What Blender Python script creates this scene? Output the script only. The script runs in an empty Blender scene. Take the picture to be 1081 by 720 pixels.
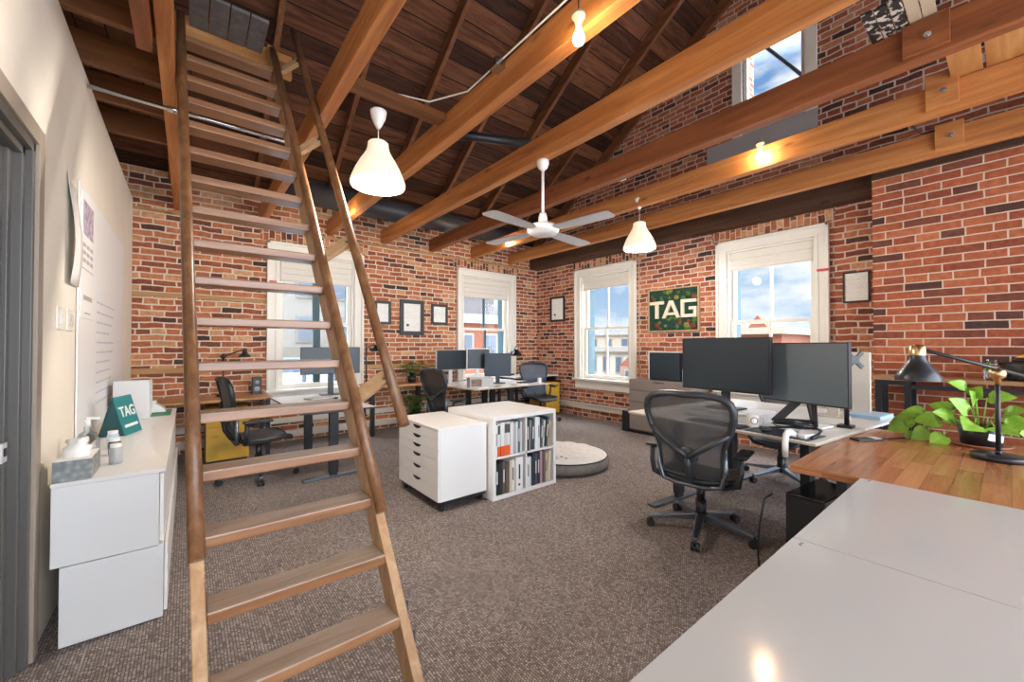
import bpy, bmesh, math, random
from mathutils import Vector, Matrix
C = bpy.context.scene.collection
R = math.radians
rnd = random.Random(7)

# ------------------------------------------------------------------ materials
def new_mat(name):
    m = bpy.data.materials.new(name); m.use_nodes = True
    nt = m.node_tree; b = nt.nodes['Principled BSDF']
    return m, nt, b

def col(c): return (c[0], c[1], c[2], 1.0)

def plain(name, c, rough=.5, metal=0.0, spec=.5, var=0.0, vscale=8.0, bump=0.0, bscale=200.0):
    m, nt, b = new_mat(name)
    b.inputs['Base Color'].default_value = col(c); b.inputs['Roughness'].default_value = rough
    b.inputs['Metallic'].default_value = metal; b.inputs['Specular IOR Level'].default_value = spec
    if var or bump:
        tc = nt.nodes.new('ShaderNodeTexCoord')
    if var:
        n = nt.nodes.new('ShaderNodeTexNoise'); n.inputs['Scale'].default_value = vscale; n.inputs['Detail'].default_value = 4
        nt.links.new(tc.outputs['Object'], n.inputs['Vector'])
        r = nt.nodes.new('ShaderNodeValToRGB'); e = r.color_ramp.elements
        e[0].position = .3; e[1].position = .7
        e[0].color = col([max(0, x*(1-var)) for x in c]); e[1].color = col([min(1, x*(1+var)) for x in c])
        nt.links.new(n.outputs['Fac'], r.inputs['Fac']); nt.links.new(r.outputs['Color'], b.inputs['Base Color'])
    if bump:
        n2 = nt.nodes.new('ShaderNodeTexNoise'); n2.inputs['Scale'].default_value = bscale
        nt.links.new(tc.outputs['Object'], n2.inputs['Vector'])
        bp = nt.nodes.new('ShaderNodeBump'); bp.inputs['Strength'].default_value = bump; bp.inputs['Distance'].default_value = .01
        nt.links.new(n2.outputs['Fac'], bp.inputs['Height']); nt.links.new(bp.outputs['Normal'], b.inputs['Normal'])
    return m

def emit(name, c, s):
    m, nt, b = new_mat(name)
    b.inputs['Base Color'].default_value = col(c); b.inputs['Emission Color'].default_value = col(c)
    b.inputs['Emission Strength'].default_value = s
    return m

def wood(name, c1, c2, c3, axis=1, rough=.55, across=9.0, along=.7, bump=.15, knots=True, spec=.3):
    m, nt, b = new_mat(name); L = nt.links
    tc = nt.nodes.new('ShaderNodeTexCoord'); oi = nt.nodes.new('ShaderNodeObjectInfo')
    mul = nt.nodes.new('ShaderNodeMath'); mul.operation = 'MULTIPLY'; mul.inputs[1].default_value = 37.0
    L.new(oi.outputs['Random'], mul.inputs[0])
    add = nt.nodes.new('ShaderNodeVectorMath'); add.operation = 'ADD'
    L.new(tc.outputs['Object'], add.inputs[0]); L.new(mul.outputs[0], add.inputs[1])
    mp = nt.nodes.new('ShaderNodeMapping'); s = [across]*3; s[axis] = along
    mp.inputs['Scale'].default_value = s; L.new(add.outputs[0], mp.inputs['Vector'])
    n = nt.nodes.new('ShaderNodeTexNoise'); n.inputs['Scale'].default_value = 1.6; n.inputs['Detail'].default_value = 7
    n.inputs['Roughness'].default_value = .62; n.inputs['Distortion'].default_value = .6
    L.new(mp.outputs[0], n.inputs['Vector'])
    r = nt.nodes.new('ShaderNodeValToRGB'); e = r.color_ramp.elements
    e[0].position = .28; e[0].color = col(c1); e[1].position = .72; e[1].color = col(c3)
    x = e.new(.5); x.color = col(c2)
    L.new(n.outputs['Fac'], r.inputs['Fac']); out = r.outputs['Color']
    if knots:
        mp2 = nt.nodes.new('ShaderNodeMapping'); s2 = [4.5]*3; s2[axis] = 1.7
        mp2.inputs['Scale'].default_value = s2; L.new(add.outputs[0], mp2.inputs['Vector'])
        v = nt.nodes.new('ShaderNodeTexVoronoi'); v.inputs['Scale'].default_value = 1.0; L.new(mp2.outputs[0], v.inputs['Vector'])
        kr = nt.nodes.new('ShaderNodeValToRGB'); k = kr.color_ramp.elements
        k[0].position = .03; k[0].color = (.25, .25, .25, 1); k[1].position = .12; k[1].color = (1, 1, 1, 1)
        L.new(v.outputs['Distance'], kr.inputs['Fac'])
        mx = nt.nodes.new('ShaderNodeMix'); mx.data_type = 'RGBA'; mx.blend_type = 'MULTIPLY'; mx.inputs['Factor'].default_value = .8
        L.new(out, mx.inputs['A']); L.new(kr.outputs['Color'], mx.inputs['B']); out = mx.outputs['Result']
    L.new(out, b.inputs['Base Color'])
    b.inputs['Roughness'].default_value = rough; b.inputs['Specular IOR Level'].default_value = spec
    bp = nt.nodes.new('ShaderNodeBump'); bp.inputs['Strength'].default_value = bump; bp.inputs['Distance'].default_value = .004
    L.new(n.outputs['Fac'], bp.inputs['Height']); L.new(bp.outputs['Normal'], b.inputs['Normal'])
    return m

def brick(name, ramp, mortar, w=.215, h=.077, ms=.007, rough=.85, turn=False, stain=.35, bump=.55, warp=.012):
    m, nt, b = new_mat(name); L = nt.links
    tc = nt.nodes.new('ShaderNodeTexCoord'); src = tc.outputs['UV']
    if turn:
        mp = nt.nodes.new('ShaderNodeMapping'); mp.inputs['Rotation'].default_value = (0, 0, R(90)); L.new(src, mp.inputs['Vector']); src = mp.outputs[0]
    n = nt.nodes.new('ShaderNodeTexNoise'); n.inputs['Scale'].default_value = 6.0; n.inputs['Detail'].default_value = 3; L.new(src, n.inputs['Vector'])
    sub = nt.nodes.new('ShaderNodeVectorMath'); sub.operation = 'SUBTRACT'; sub.inputs[1].default_value = (.5, .5, .5); L.new(n.outputs['Color'], sub.inputs[0])
    sc = nt.nodes.new('ShaderNodeVectorMath'); sc.operation = 'SCALE'; sc.inputs['Scale'].default_value = warp*2; L.new(sub.outputs[0], sc.inputs[0])
    ad = nt.nodes.new('ShaderNodeVectorMath'); ad.operation = 'ADD'; L.new(src, ad.inputs[0]); L.new(sc.outputs[0], ad.inputs[1])
    def bt(seedshift, bw):
        t = nt.nodes.new('ShaderNodeTexBrick'); t.inputs['Scale'].default_value = 1.0
        t.inputs['Color1'].default_value = (0, 0, 0, 1); t.inputs['Color2'].default_value = (1, 1, 1, 1); t.inputs['Mortar'].default_value = (.5, .5, .5, 1)
        t.inputs['Mortar Size'].default_value = ms; t.inputs['Mortar Smooth'].default_value = .25
        t.inputs['Brick Width'].default_value = bw; t.inputs['Row Height'].default_value = h
        t.offset = .5; t.offset_frequency = 2; t.squash = .62; t.squash_frequency = 5
        L.new(ad.outputs[0], t.inputs['Vector']); return t
    t = bt(0, w)
    r = nt.nodes.new('ShaderNodeValToRGB'); r.color_ramp.interpolation = 'LINEAR'; e = r.color_ramp.elements
    e[0].position = ramp[0][0]; e[0].color = col(ramp[0][1]); e[1].position = ramp[-1][0]; e[1].color = col(ramp[-1][1])
    for p, c in ramp[1:-1]:
        x = e.new(p); x.color = col(c)
    L.new(t.outputs['Color'], r.inputs['Fac'])
    n2 = nt.nodes.new('ShaderNodeTexNoise'); n2.inputs['Scale'].default_value = 22; n2.inputs['Detail'].default_value = 6; L.new(src, n2.inputs['Vector'])
    r2 = nt.nodes.new('ShaderNodeValToRGB'); r2.color_ramp.elements[0].position = .25; r2.color_ramp.elements[0].color = (1-stain, 1-stain, 1-stain, 1)
    r2.color_ramp.elements[1].position = .7; r2.color_ramp.elements[1].color = (1.12, 1.1, 1.08, 1); L.new(n2.outputs['Fac'], r2.inputs['Fac'])
    mx = nt.nodes.new('ShaderNodeMix'); mx.data_type = 'RGBA'; mx.blend_type = 'MULTIPLY'; mx.inputs['Factor'].default_value = 1
    L.new(r.outputs['Color'], mx.inputs['A']); L.new(r2.outputs['Color'], mx.inputs['B'])
    n3 = nt.nodes.new('ShaderNodeTexNoise'); n3.inputs['Scale'].default_value = 2.2; n3.inputs['Detail'].default_value = 3; L.new(src, n3.inputs['Vector'])
    r3 = nt.nodes.new('ShaderNodeValToRGB'); r3.color_ramp.elements[0].position = .3; r3.color_ramp.elements[0].color = (.82, .8, .8, 1)
    r3.color_ramp.elements[1].position = .7; r3.color_ramp.elements[1].color = (1.1, 1.1, 1.08, 1); L.new(n3.outputs['Fac'], r3.inputs['Fac'])
    mx2 = nt.nodes.new('ShaderNodeMix'); mx2.data_type = 'RGBA'; mx2.blend_type = 'MULTIPLY'; mx2.inputs['Factor'].default_value = 1
    L.new(mx.outputs['Result'], mx2.inputs['A']); L.new(r3.outputs['Color'], mx2.inputs['B'])
    mo = nt.nodes.new('ShaderNodeMix'); mo.data_type = 'RGBA'; mo.inputs['B'].default_value = col(mortar)
    L.new(t.outputs['Fac'], mo.inputs['Factor']); L.new(mx2.outputs['Result'], mo.inputs['A'])
    L.new(mo.outputs['Result'], b.inputs['Base Color'])
    b.inputs['Roughness'].default_value = rough; b.inputs['Specular IOR Level'].default_value = .25
    inv = nt.nodes.new('ShaderNodeMath'); inv.operation = 'SUBTRACT'; inv.inputs[0].default_value = 1.0; L.new(t.outputs['Fac'], inv.inputs[1])
    ma = nt.nodes.new('ShaderNodeMath'); ma.operation = 'MULTIPLY_ADD'; ma.inputs[1].default_value = .35; L.new(n2.outputs['Fac'], ma.inputs[0]); L.new(inv.outputs[0], ma.inputs[2])
    bp = nt.nodes.new('ShaderNodeBump'); bp.inputs['Strength'].default_value = bump; bp.inputs['Distance'].default_value = .012
    L.new(ma.outputs[0], bp.inputs['Height']); L.new(bp.outputs['Normal'], b.inputs['Normal'])
    return m

def carpet_mat():
    m, nt, b = new_mat('carpet'); L = nt.links
    tc = nt.nodes.new('ShaderNodeTexCoord')
    n0 = nt.nodes.new('ShaderNodeTexNoise'); n0.inputs['Scale'].default_value = 60; L.new(tc.outputs['UV'], n0.inputs['Vector'])
    sub = nt.nodes.new('ShaderNodeVectorMath'); sub.operation = 'SUBTRACT'; sub.inputs[1].default_value = (.5, .5, .5); L.new(n0.outputs['Color'], sub.inputs[0])
    sc = nt.nodes.new('ShaderNodeVectorMath'); sc.operation = 'SCALE'; sc.inputs['Scale'].default_value = .008; L.new(sub.outputs[0], sc.inputs[0])
    ad = nt.nodes.new('ShaderNodeVectorMath'); ad.operation = 'ADD'; L.new(tc.outputs['UV'], ad.inputs[0]); L.new(sc.outputs[0], ad.inputs[1])
    mp = nt.nodes.new('ShaderNodeMapping'); mp.inputs['Rotation'].default_value = (0, 0, R(90)); L.new(ad.outputs[0], mp.inputs['Vector'])
    t = nt.nodes.new('ShaderNodeTexBrick'); t.inputs['Scale'].default_value = 1
    t.inputs['Color1'].default_value = (0, 0, 0, 1); t.inputs['Color2'].default_value = (1, 1, 1, 1)
    t.inputs['Mortar Size'].default_value = .002; t.inputs['Mortar Smooth'].default_value = .7
    t.inputs['Brick Width'].default_value = .013; t.inputs['Row Height'].default_value = .0125
    L.new(mp.outputs[0], t.inputs['Vector'])
    r = nt.nodes.new('ShaderNodeValToRGB'); e = r.color_ramp.elements
    e[0].position = 0; e[0].color = (.19, .155, .138, 1); e[1].position = 1; e[1].color = (.49, .435, .41, 1)
    x = e.new(.35); x.color = (.285, .243, .225, 1); x = e.new(.7); x.color = (.36, .315, .295, 1)
    L.new(t.outputs['Color'], r.inputs['Fac'])
    mo = nt.nodes.new('ShaderNodeMix'); mo.data_type = 'RGBA'; mo.inputs['B'].default_value = (.12, .093, .082, 1)
    L.new(t.outputs['Fac'], mo.inputs['Factor']); L.new(r.outputs['Color'], mo.inputs['A'])
    n3 = nt.nodes.new('ShaderNodeTexNoise'); n3.inputs['Scale'].default_value = 1.3; n3.inputs['Detail'].default_value = 3; L.new(tc.outputs['UV'], n3.inputs['Vector'])
    r3 = nt.nodes.new('ShaderNodeValToRGB'); r3.color_ramp.elements[0].position = .3; r3.color_ramp.elements[0].color = (.88, .87, .86, 1)
    r3.color_ramp.elements[1].position = .7; r3.color_ramp.elements[1].color = (1.06, 1.06, 1.06, 1); L.new(n3.outputs['Fac'], r3.inputs['Fac'])
    mx = nt.nodes.new('ShaderNodeMix'); mx.data_type = 'RGBA'; mx.blend_type = 'MULTIPLY'; mx.inputs['Factor'].default_value = 1
    L.new(mo.outputs['Result'], mx.inputs['A']); L.new(r3.outputs['Color'], mx.inputs['B'])
    L.new(mx.outputs['Result'], b.inputs['Base Color']); b.inputs['Roughness'].default_value = .95; b.inputs['Specular IOR Level'].default_value = .1
    inv = nt.nodes.new('ShaderNodeMath'); inv.operation = 'SUBTRACT'; inv.inputs[0].default_value = 1.0; L.new(t.outputs['Fac'], inv.inputs[1])
    bp = nt.nodes.new('ShaderNodeBump'); bp.inputs['Strength'].default_value = .6; bp.inputs['Distance'].default_value = .006
    L.new(inv.outputs[0], bp.inputs['Height']); L.new(bp.outputs['Normal'], b.inputs['Normal'])
    return m

def boards(name, c1, c2, c3, w=2.6, h=.19, gap=.006, turn=False, rough=.7, spec=.25):
    """planks laid by UV in metres, each plank its own tone, grain along it"""
    m, nt, b = new_mat(name); L = nt.links
    tc = nt.nodes.new('ShaderNodeTexCoord'); src = tc.outputs['UV']
    if turn:
        mp0 = nt.nodes.new('ShaderNodeMapping'); mp0.inputs['Rotation'].default_value = (0, 0, R(90)); L.new(src, mp0.inputs['Vector']); src = mp0.outputs[0]
    t = nt.nodes.new('ShaderNodeTexBrick'); t.inputs['Scale'].default_value = 1
    t.inputs['Color1'].default_value = (0, 0, 0, 1); t.inputs['Color2'].default_value = (1, 1, 1, 1); t.inputs['Mortar'].default_value = (0, 0, 0, 1)
    t.inputs['Mortar Size'].default_value = gap/2; t.inputs['Mortar Smooth'].default_value = .1; t.offset = .37
    t.inputs['Brick Width'].default_value = w; t.inputs['Row Height'].default_value = h; L.new(src, t.inputs['Vector'])
    mp = nt.nodes.new('ShaderNodeMapping'); mp.inputs['Scale'].default_value = (1.2, 16, 1); L.new(src, mp.inputs['Vector'])
    jt = nt.nodes.new('ShaderNodeVectorMath'); jt.operation = 'MULTIPLY_ADD'; jt.inputs[1].default_value = (9, 9, 9)
    L.new(t.outputs['Color'], jt.inputs[0]); L.new(mp.outputs[0], jt.inputs[2])
    n = nt.nodes.new('ShaderNodeTexNoise'); n.inputs['Scale'].default_value = 1.5; n.inputs['Detail'].default_value = 7; n.inputs['Roughness'].default_value = .65; n.inputs['Distortion'].default_value = .7
    L.new(jt.outputs[0], n.inputs['Vector'])
    ma = nt.nodes.new('ShaderNodeMath'); ma.operation = 'MULTIPLY_ADD'; ma.inputs[1].default_value = .55
    sb = nt.nodes.new('ShaderNodeMath'); sb.operation = 'SUBTRACT'; sb.inputs[1].default_value = .27; L.new(n.outputs['Fac'], sb.inputs[0])
    L.new(t.outputs['Color'], ma.inputs[0]); L.new(sb.outputs[0], ma.inputs[2])
    r = nt.nodes.new('ShaderNodeValToRGB'); e = r.color_ramp.elements
    e[0].position = .15; e[0].color = col(c1); e[1].position = .85; e[1].color = col(c3); x = e.new(.5); x.color = col(c2)
    L.new(ma.outputs[0], r.inputs['Fac'])
    mo = nt.nodes.new('ShaderNodeMix'); mo.data_type = 'RGBA'; mo.inputs['B'].default_value = col([c*.12 for c in c1])
    L.new(t.outputs['Fac'], mo.inputs['Factor']); L.new(r.outputs['Color'], mo.inputs['A'])
    L.new(mo.outputs['Result'], b.inputs['Base Color']); b.inputs['Roughness'].default_value = rough; b.inputs['Specular IOR Level'].default_value = spec
    return m

def paper_lines(name, paper=(.86, .85, .83), ink=(.12, .12, .14), row=.012, duty=.33, margin=True):
    m, nt, b = new_mat(name); L = nt.links
    tc = nt.nodes.new('ShaderNodeTexCoord')
    sx = nt.nodes.new('ShaderNodeSeparateXYZ'); L.new(tc.outputs['Generated'], sx.inputs[0])
    mp = nt.nodes.new('ShaderNodeMapping'); mp.inputs['Scale'].default_value = (1, 1, 1); L.new(tc.outputs['UV'], mp.inputs['Vector'])
    t = nt.nodes.new('ShaderNodeTexBrick'); t.inputs['Scale'].default_value = 1; t.inputs['Brick Width'].default_value = row*3.1; t.inputs['Row Height'].default_value = row
    t.inputs['Mortar Size'].default_value = row*duty; t.inputs['Mortar Smooth'].default_value = .05; t.inputs['Color1'].default_value = col(ink)
    t.inputs['Color2'].default_value = col([min(1, x+.35) for x in ink]); t.inputs['Mortar'].default_value = col(paper); t.squash = .6; t.squash_frequency = 3
    L.new(mp.outputs[0], t.inputs['Vector'])
    L.new(t.outputs['Color'], b.inputs['Base Color']); b.inputs['Roughness'].default_value = .6
    return m

def glass_mat(name, tint=(1, 1, 1), gloss=.06, rough=0.0):
    m = bpy.data.materials.new(name); m.use_nodes = True; nt = m.node_tree; L = nt.links
    nt.nodes.remove(nt.nodes['Principled BSDF']); out = nt.nodes['Material Output']
    tr = nt.nodes.new('ShaderNodeBsdfTransparent'); tr.inputs['Color'].default_value = col(tint)
    gl = nt.nodes.new('ShaderNodeBsdfGlossy'); gl.inputs['Roughness'].default_value = rough
    fr = nt.nodes.new('ShaderNodeFresnel'); fr.inputs['IOR'].default_value = 1.45
    mul = nt.nodes.new('ShaderNodeMath'); mul.operation = 'MULTIPLY'; mul.inputs[1].default_value = gloss*12; L.new(fr.outputs[0], mul.inputs[0])
    mx = nt.nodes.new('ShaderNodeMixShader'); L.new(mul.outputs[0], mx.inputs[0]); L.new(tr.outputs[0], mx.inputs[1]); L.new(gl.outputs[0], mx.inputs[2])
    L.new(mx.outputs[0], out.inputs[0]); return m

def net_mat(name, c, alpha):
    m, nt, b = new_mat(name)
    b.inputs['Base Color'].default_value = col(c); b.inputs['Roughness'].default_value = .55; b.inputs['Alpha'].default_value = alpha
    return m

RED = [(0.0, (0.051, 0.037, 0.037)), (.08, (0.149, 0.059, 0.044)), (.28, (0.309, 0.091, 0.052)), (.55, (0.446, 0.134, 0.069)), (.8, (0.538, 0.193, 0.099)), (1.0, (0.595, 0.300, 0.171))]
REDP = [(0.0, (0.071, 0.038, 0.035)), (.1, (0.184, 0.063, 0.043)), (.35, (0.338, 0.086, 0.045)), (.6, (0.419, 0.121, 0.057)), (1.0, (0.481, 0.160, 0.077))]
OLD = [(0.0, (0.060, 0.044, 0.039)), (.1, (0.181, 0.068, 0.045)), (.32, (0.374, 0.115, 0.056)), (.6, (0.519, 0.178, 0.084)), (.82, (0.592, 0.253, 0.122)), (1.0, (0.652, 0.390, 0.211))]
M = {}
M['brick_back'] = brick('brick_back', OLD, (.68, .58, .46), w=.235, ms=.0095, warp=.02)
M['brick_right'] = brick('brick_right', RED, (.62, .51, .42), w=.225, ms=.0095, warp=.02)
M['brick_pier'] = brick('brick_pier', REDP, (.60, .47, .36), w=.275, h=.082, ms=.0065, warp=.006)
M['brick_soldier'] = brick('brick_soldier', OLD, (.62, .5, .38), turn=True, w=.16, h=.075)
M['carpet'] = carpet_mat()
M['plaster'] = plain('plaster', (.82, .755, .65), .85, var=.06, vscale=1.2, bump=.05, bscale=60)
M['beam'] = wood('beam', (.27, .092, .026), (.46, .175, .052), (.60, .275, .095), axis=1, across=8, along=.55)
M['beam_dark'] = wood('beam_dark', (.14, .045, .018), (.25, .08, .028), (.35, .125, .044), axis=1, across=8, along=.5)
M['joist'] = wood('joist', (.09, .032, .011), (.17, .063, .02), (.26, .105, .036), axis=0, across=8, along=.5)
M['rafter'] = wood('rafter', (.10, .038, .016), (.165, .065, .027), (.25, .105, .046), axis=1, across=8, along=.5)
M['ledger'] = wood('ledger', (.045, .022, .014), (.08, .038, .022), (.12, .06, .034), axis=1, across=8, along=.5)
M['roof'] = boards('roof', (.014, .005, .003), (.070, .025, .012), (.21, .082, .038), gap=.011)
M['deck'] = boards('deck', (.07, .03, .015), (.13, .06, .028), (.2, .1, .05), turn=True, h=.14, gap=.008)
M['ladder_y'] = wood('ladder_y', (.31, .16, .07), (.43, .245, .115), (.54, .35, .19), axis=2, across=13, along=1.4, rough=.4, spec=.4)
M['ladder_x'] = wood('ladder_x', (.16, .065, .026), (.27, .12, .05), (.38, .195, .095), axis=0, across=13, along=1.1, rough=.3, spec=.7)
M['rail'] = wood('rail', (.10, .042, .018), (.18, .08, .033), (.27, .135, .06), axis=2, across=14, along=1.2, rough=.35, spec=.5)
M['tread_sheen'] = wood('tread_sheen', (.34, .24, .165), (.46, .35, .26), (.55, .45, .36), axis=0, across=9, along=1.6, rough=.35, spec=.6, knots=False)  # window sheen on the tread tops, painted in as paler wood
M['bracket'] = wood('bracket', (.36, .20, .095), (.46, .28, .14), (.55, .37, .21), axis=0, across=10, along=1.5, rough=.5)
M['butcher'] = boards('butcher', (.25, .088, .034), (.37, .15, .06), (.49, .225, .10), w=.55, h=.085, gap=.0012, rough=.22, spec=.5)
M['oak'] = boards('oak', (.34, .15, .055), (.46, .225, .09), (.56, .31, .14), w=1.4, h=.12, gap=.0012, rough=.35)
M['console'] = boards('console', (.27, .14, .07), (.36, .20, .105), (.45, .27, .15), w=1.4, h=.13, gap=.0015, rough=.35)
M['header'] = wood('header', (.33, .13, .038), (.46, .21, .068), (.58, .31, .12), axis=0, across=8, along=.7)
M['lath'] = wood('lath', (.33, .17, .065), (.42, .235, .095), (.50, .31, .145), axis=0, across=10, along=.8)
M['white_paint'] = plain('white_paint', (.80, .77, .70), .4, var=.03, vscale=3)
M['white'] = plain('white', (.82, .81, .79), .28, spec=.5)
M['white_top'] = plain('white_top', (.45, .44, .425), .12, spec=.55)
M['white_plastic'] = plain('white_plastic', (.80, .79, .77), .3)
M['desk_white'] = plain('desk_white', (.80, .78, .74), .25)
M['desk_edge'] = plain('desk_edge', (.46, .38, .29), .5)
M['black'] = plain('black', (.012, .013, .016), .4)
M['black_gloss'] = plain('black_gloss', (.010, .012, .015), .12)
M['black_metal'] = plain('black_metal', (.014, .016, .021), .35, spec=.5)
M['graphite'] = plain('graphite', (.026, .029, .034), .42)
M['screen'] = plain('screen', (.016, .027, .037), .34, spec=.5)
M['steel'] = plain('steel', (.55, .56, .58), .25, metal=1)
M['steel_dark'] = plain('steel_dark', (.20, .23, .27), .3, metal=.9)
M['brass'] = plain('brass', (.62, .44, .24), .3, metal=1)
M['door_grey'] = plain('door_grey', (.085, .083, .077), .32, var=.12, vscale=2.5)
M['jamb'] = plain('jamb', (.11, .103, .093), .35)
M['casing_tan'] = plain('casing_tan', (.36, .30, .235), .5)
M['taupe'] = plain('taupe', (.215, .18, .163), .45)
M['taupe_gap'] = plain('taupe_gap', (.06, .05, .045), .6)
M['mustard'] = plain('mustard', (.62, .37, .035), .38)
M['mustard_side'] = plain('mustard_side', (.50, .28, .03), .38)
M['teal'] = plain('teal', (.02, .22, .23), .4)
M['teal_dark'] = plain('teal_dark', (.012, .07, .075), .5)
M['green'] = plain('green', (.03, .26, .14), .5)
M['grey'] = plain('grey', (.42, .42, .43), .45)
M['grey_light'] = plain('grey_light', (.62, .62, .62), .4)
M['putty'] = plain('putty', (.62, .57, .5), .45)
M['paper'] = plain('paper', (.85, .84, .81), .6)
M['paper_text'] = paper_lines('paper_text')
M['cert'] = paper_lines('cert', (.80, .79, .75), (.60, .60, .58), row=.026, duty=.38)
M['board_white'] = plain('board_white', (.84, .84, .84), .38, spec=.35)
M['ink_faint'] = plain('ink_faint', (.52, .55, .68), .4)
M['glass'] = glass_mat('glass', (.98, .99, 1.0), gloss=.03)
M['clear'] = glass_mat('clear', (.97, .98, .99), gloss=.06)
M['shutter'] = plain('shutter', (.035, .085, .105), .5)
M['seat_net'] = net_mat('seat_net', (.05, .052, .056), .82)
M['seat_net_blue'] = net_mat('seat_net_blue', (.045, .075, .115), .8)
M['seat_net_black'] = net_mat('seat_net_black', (.016, .017, .02), .9)
M['bulb'] = emit('bulb', (1, .76, .44), 115)
M['shade'] = emit('shade', (.80, .70, .52), .34)
M['shade_rim'] = emit('shade_rim', (.85, .79, .68), .50)
M['porcelain'] = plain('porcelain', (.74, .72, .68), .3)
M['socket'] = plain('socket', (.30, .27, .22), .4)
M['duct'] = plain('duct', (.05, .05, .055), .45)
M['cushion_top'] = plain('cushion_top', (.72, .70, .68), .9, var=.06, vscale=9, bump=.2, bscale=30)
M['cushion_side'] = plain('cushion_side', (.20, .185, .17), .9, var=.15, vscale=20)
M['leaf'] = plain('leaf', (.24, .46, .045), .4, var=.35, vscale=14)
M['leaf_dark'] = plain('leaf_dark', (.07, .15, .03), .5, var=.4, vscale=10)
M['terracotta'] = plain('terracotta', (.36, .14, .075), .5)
M['tan'] = plain('tan', (.55, .43, .30), .6)
M['blue_pale'] = plain('blue_pale', (.42, .60, .75), .4)
M['blue_dark'] = plain('blue_dark', (.014, .03, .055), .4)
M['red'] = plain('red', (.6, .03, .05), .4)
M['yellow'] = plain('yellow', (.75, .42, .03), .4)
M['moss_dark'] = plain('moss_dark', (.012, .045, .03), .95, var=.6, vscale=30, bump=.6, bscale=60)
M['moss_green'] = plain('moss_green', (.06, .13, .025), .95, var=.4, vscale=40, bump=.6, bscale=80)
M['moss_lime'] = plain('moss_lime', (.20, .19, .03), .95, var=.4, vscale=40, bump=.6, bscale=80)
M['moss_rust'] = plain('moss_rust', (.16, .04, .03), .95, var=.4, vscale=40, bump=.6, bscale=80)
M['sign_letter'] = plain('sign_letter', (.78, .68, .54), .5)
M['sign_frame'] = plain('sign_frame', (.50, .32, .18), .5)
M['blind'] = plain('blind', (.74, .70, .63), .7)
M['frame_grey'] = plain('frame_grey', (.022, .025, .027), .5)

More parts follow.
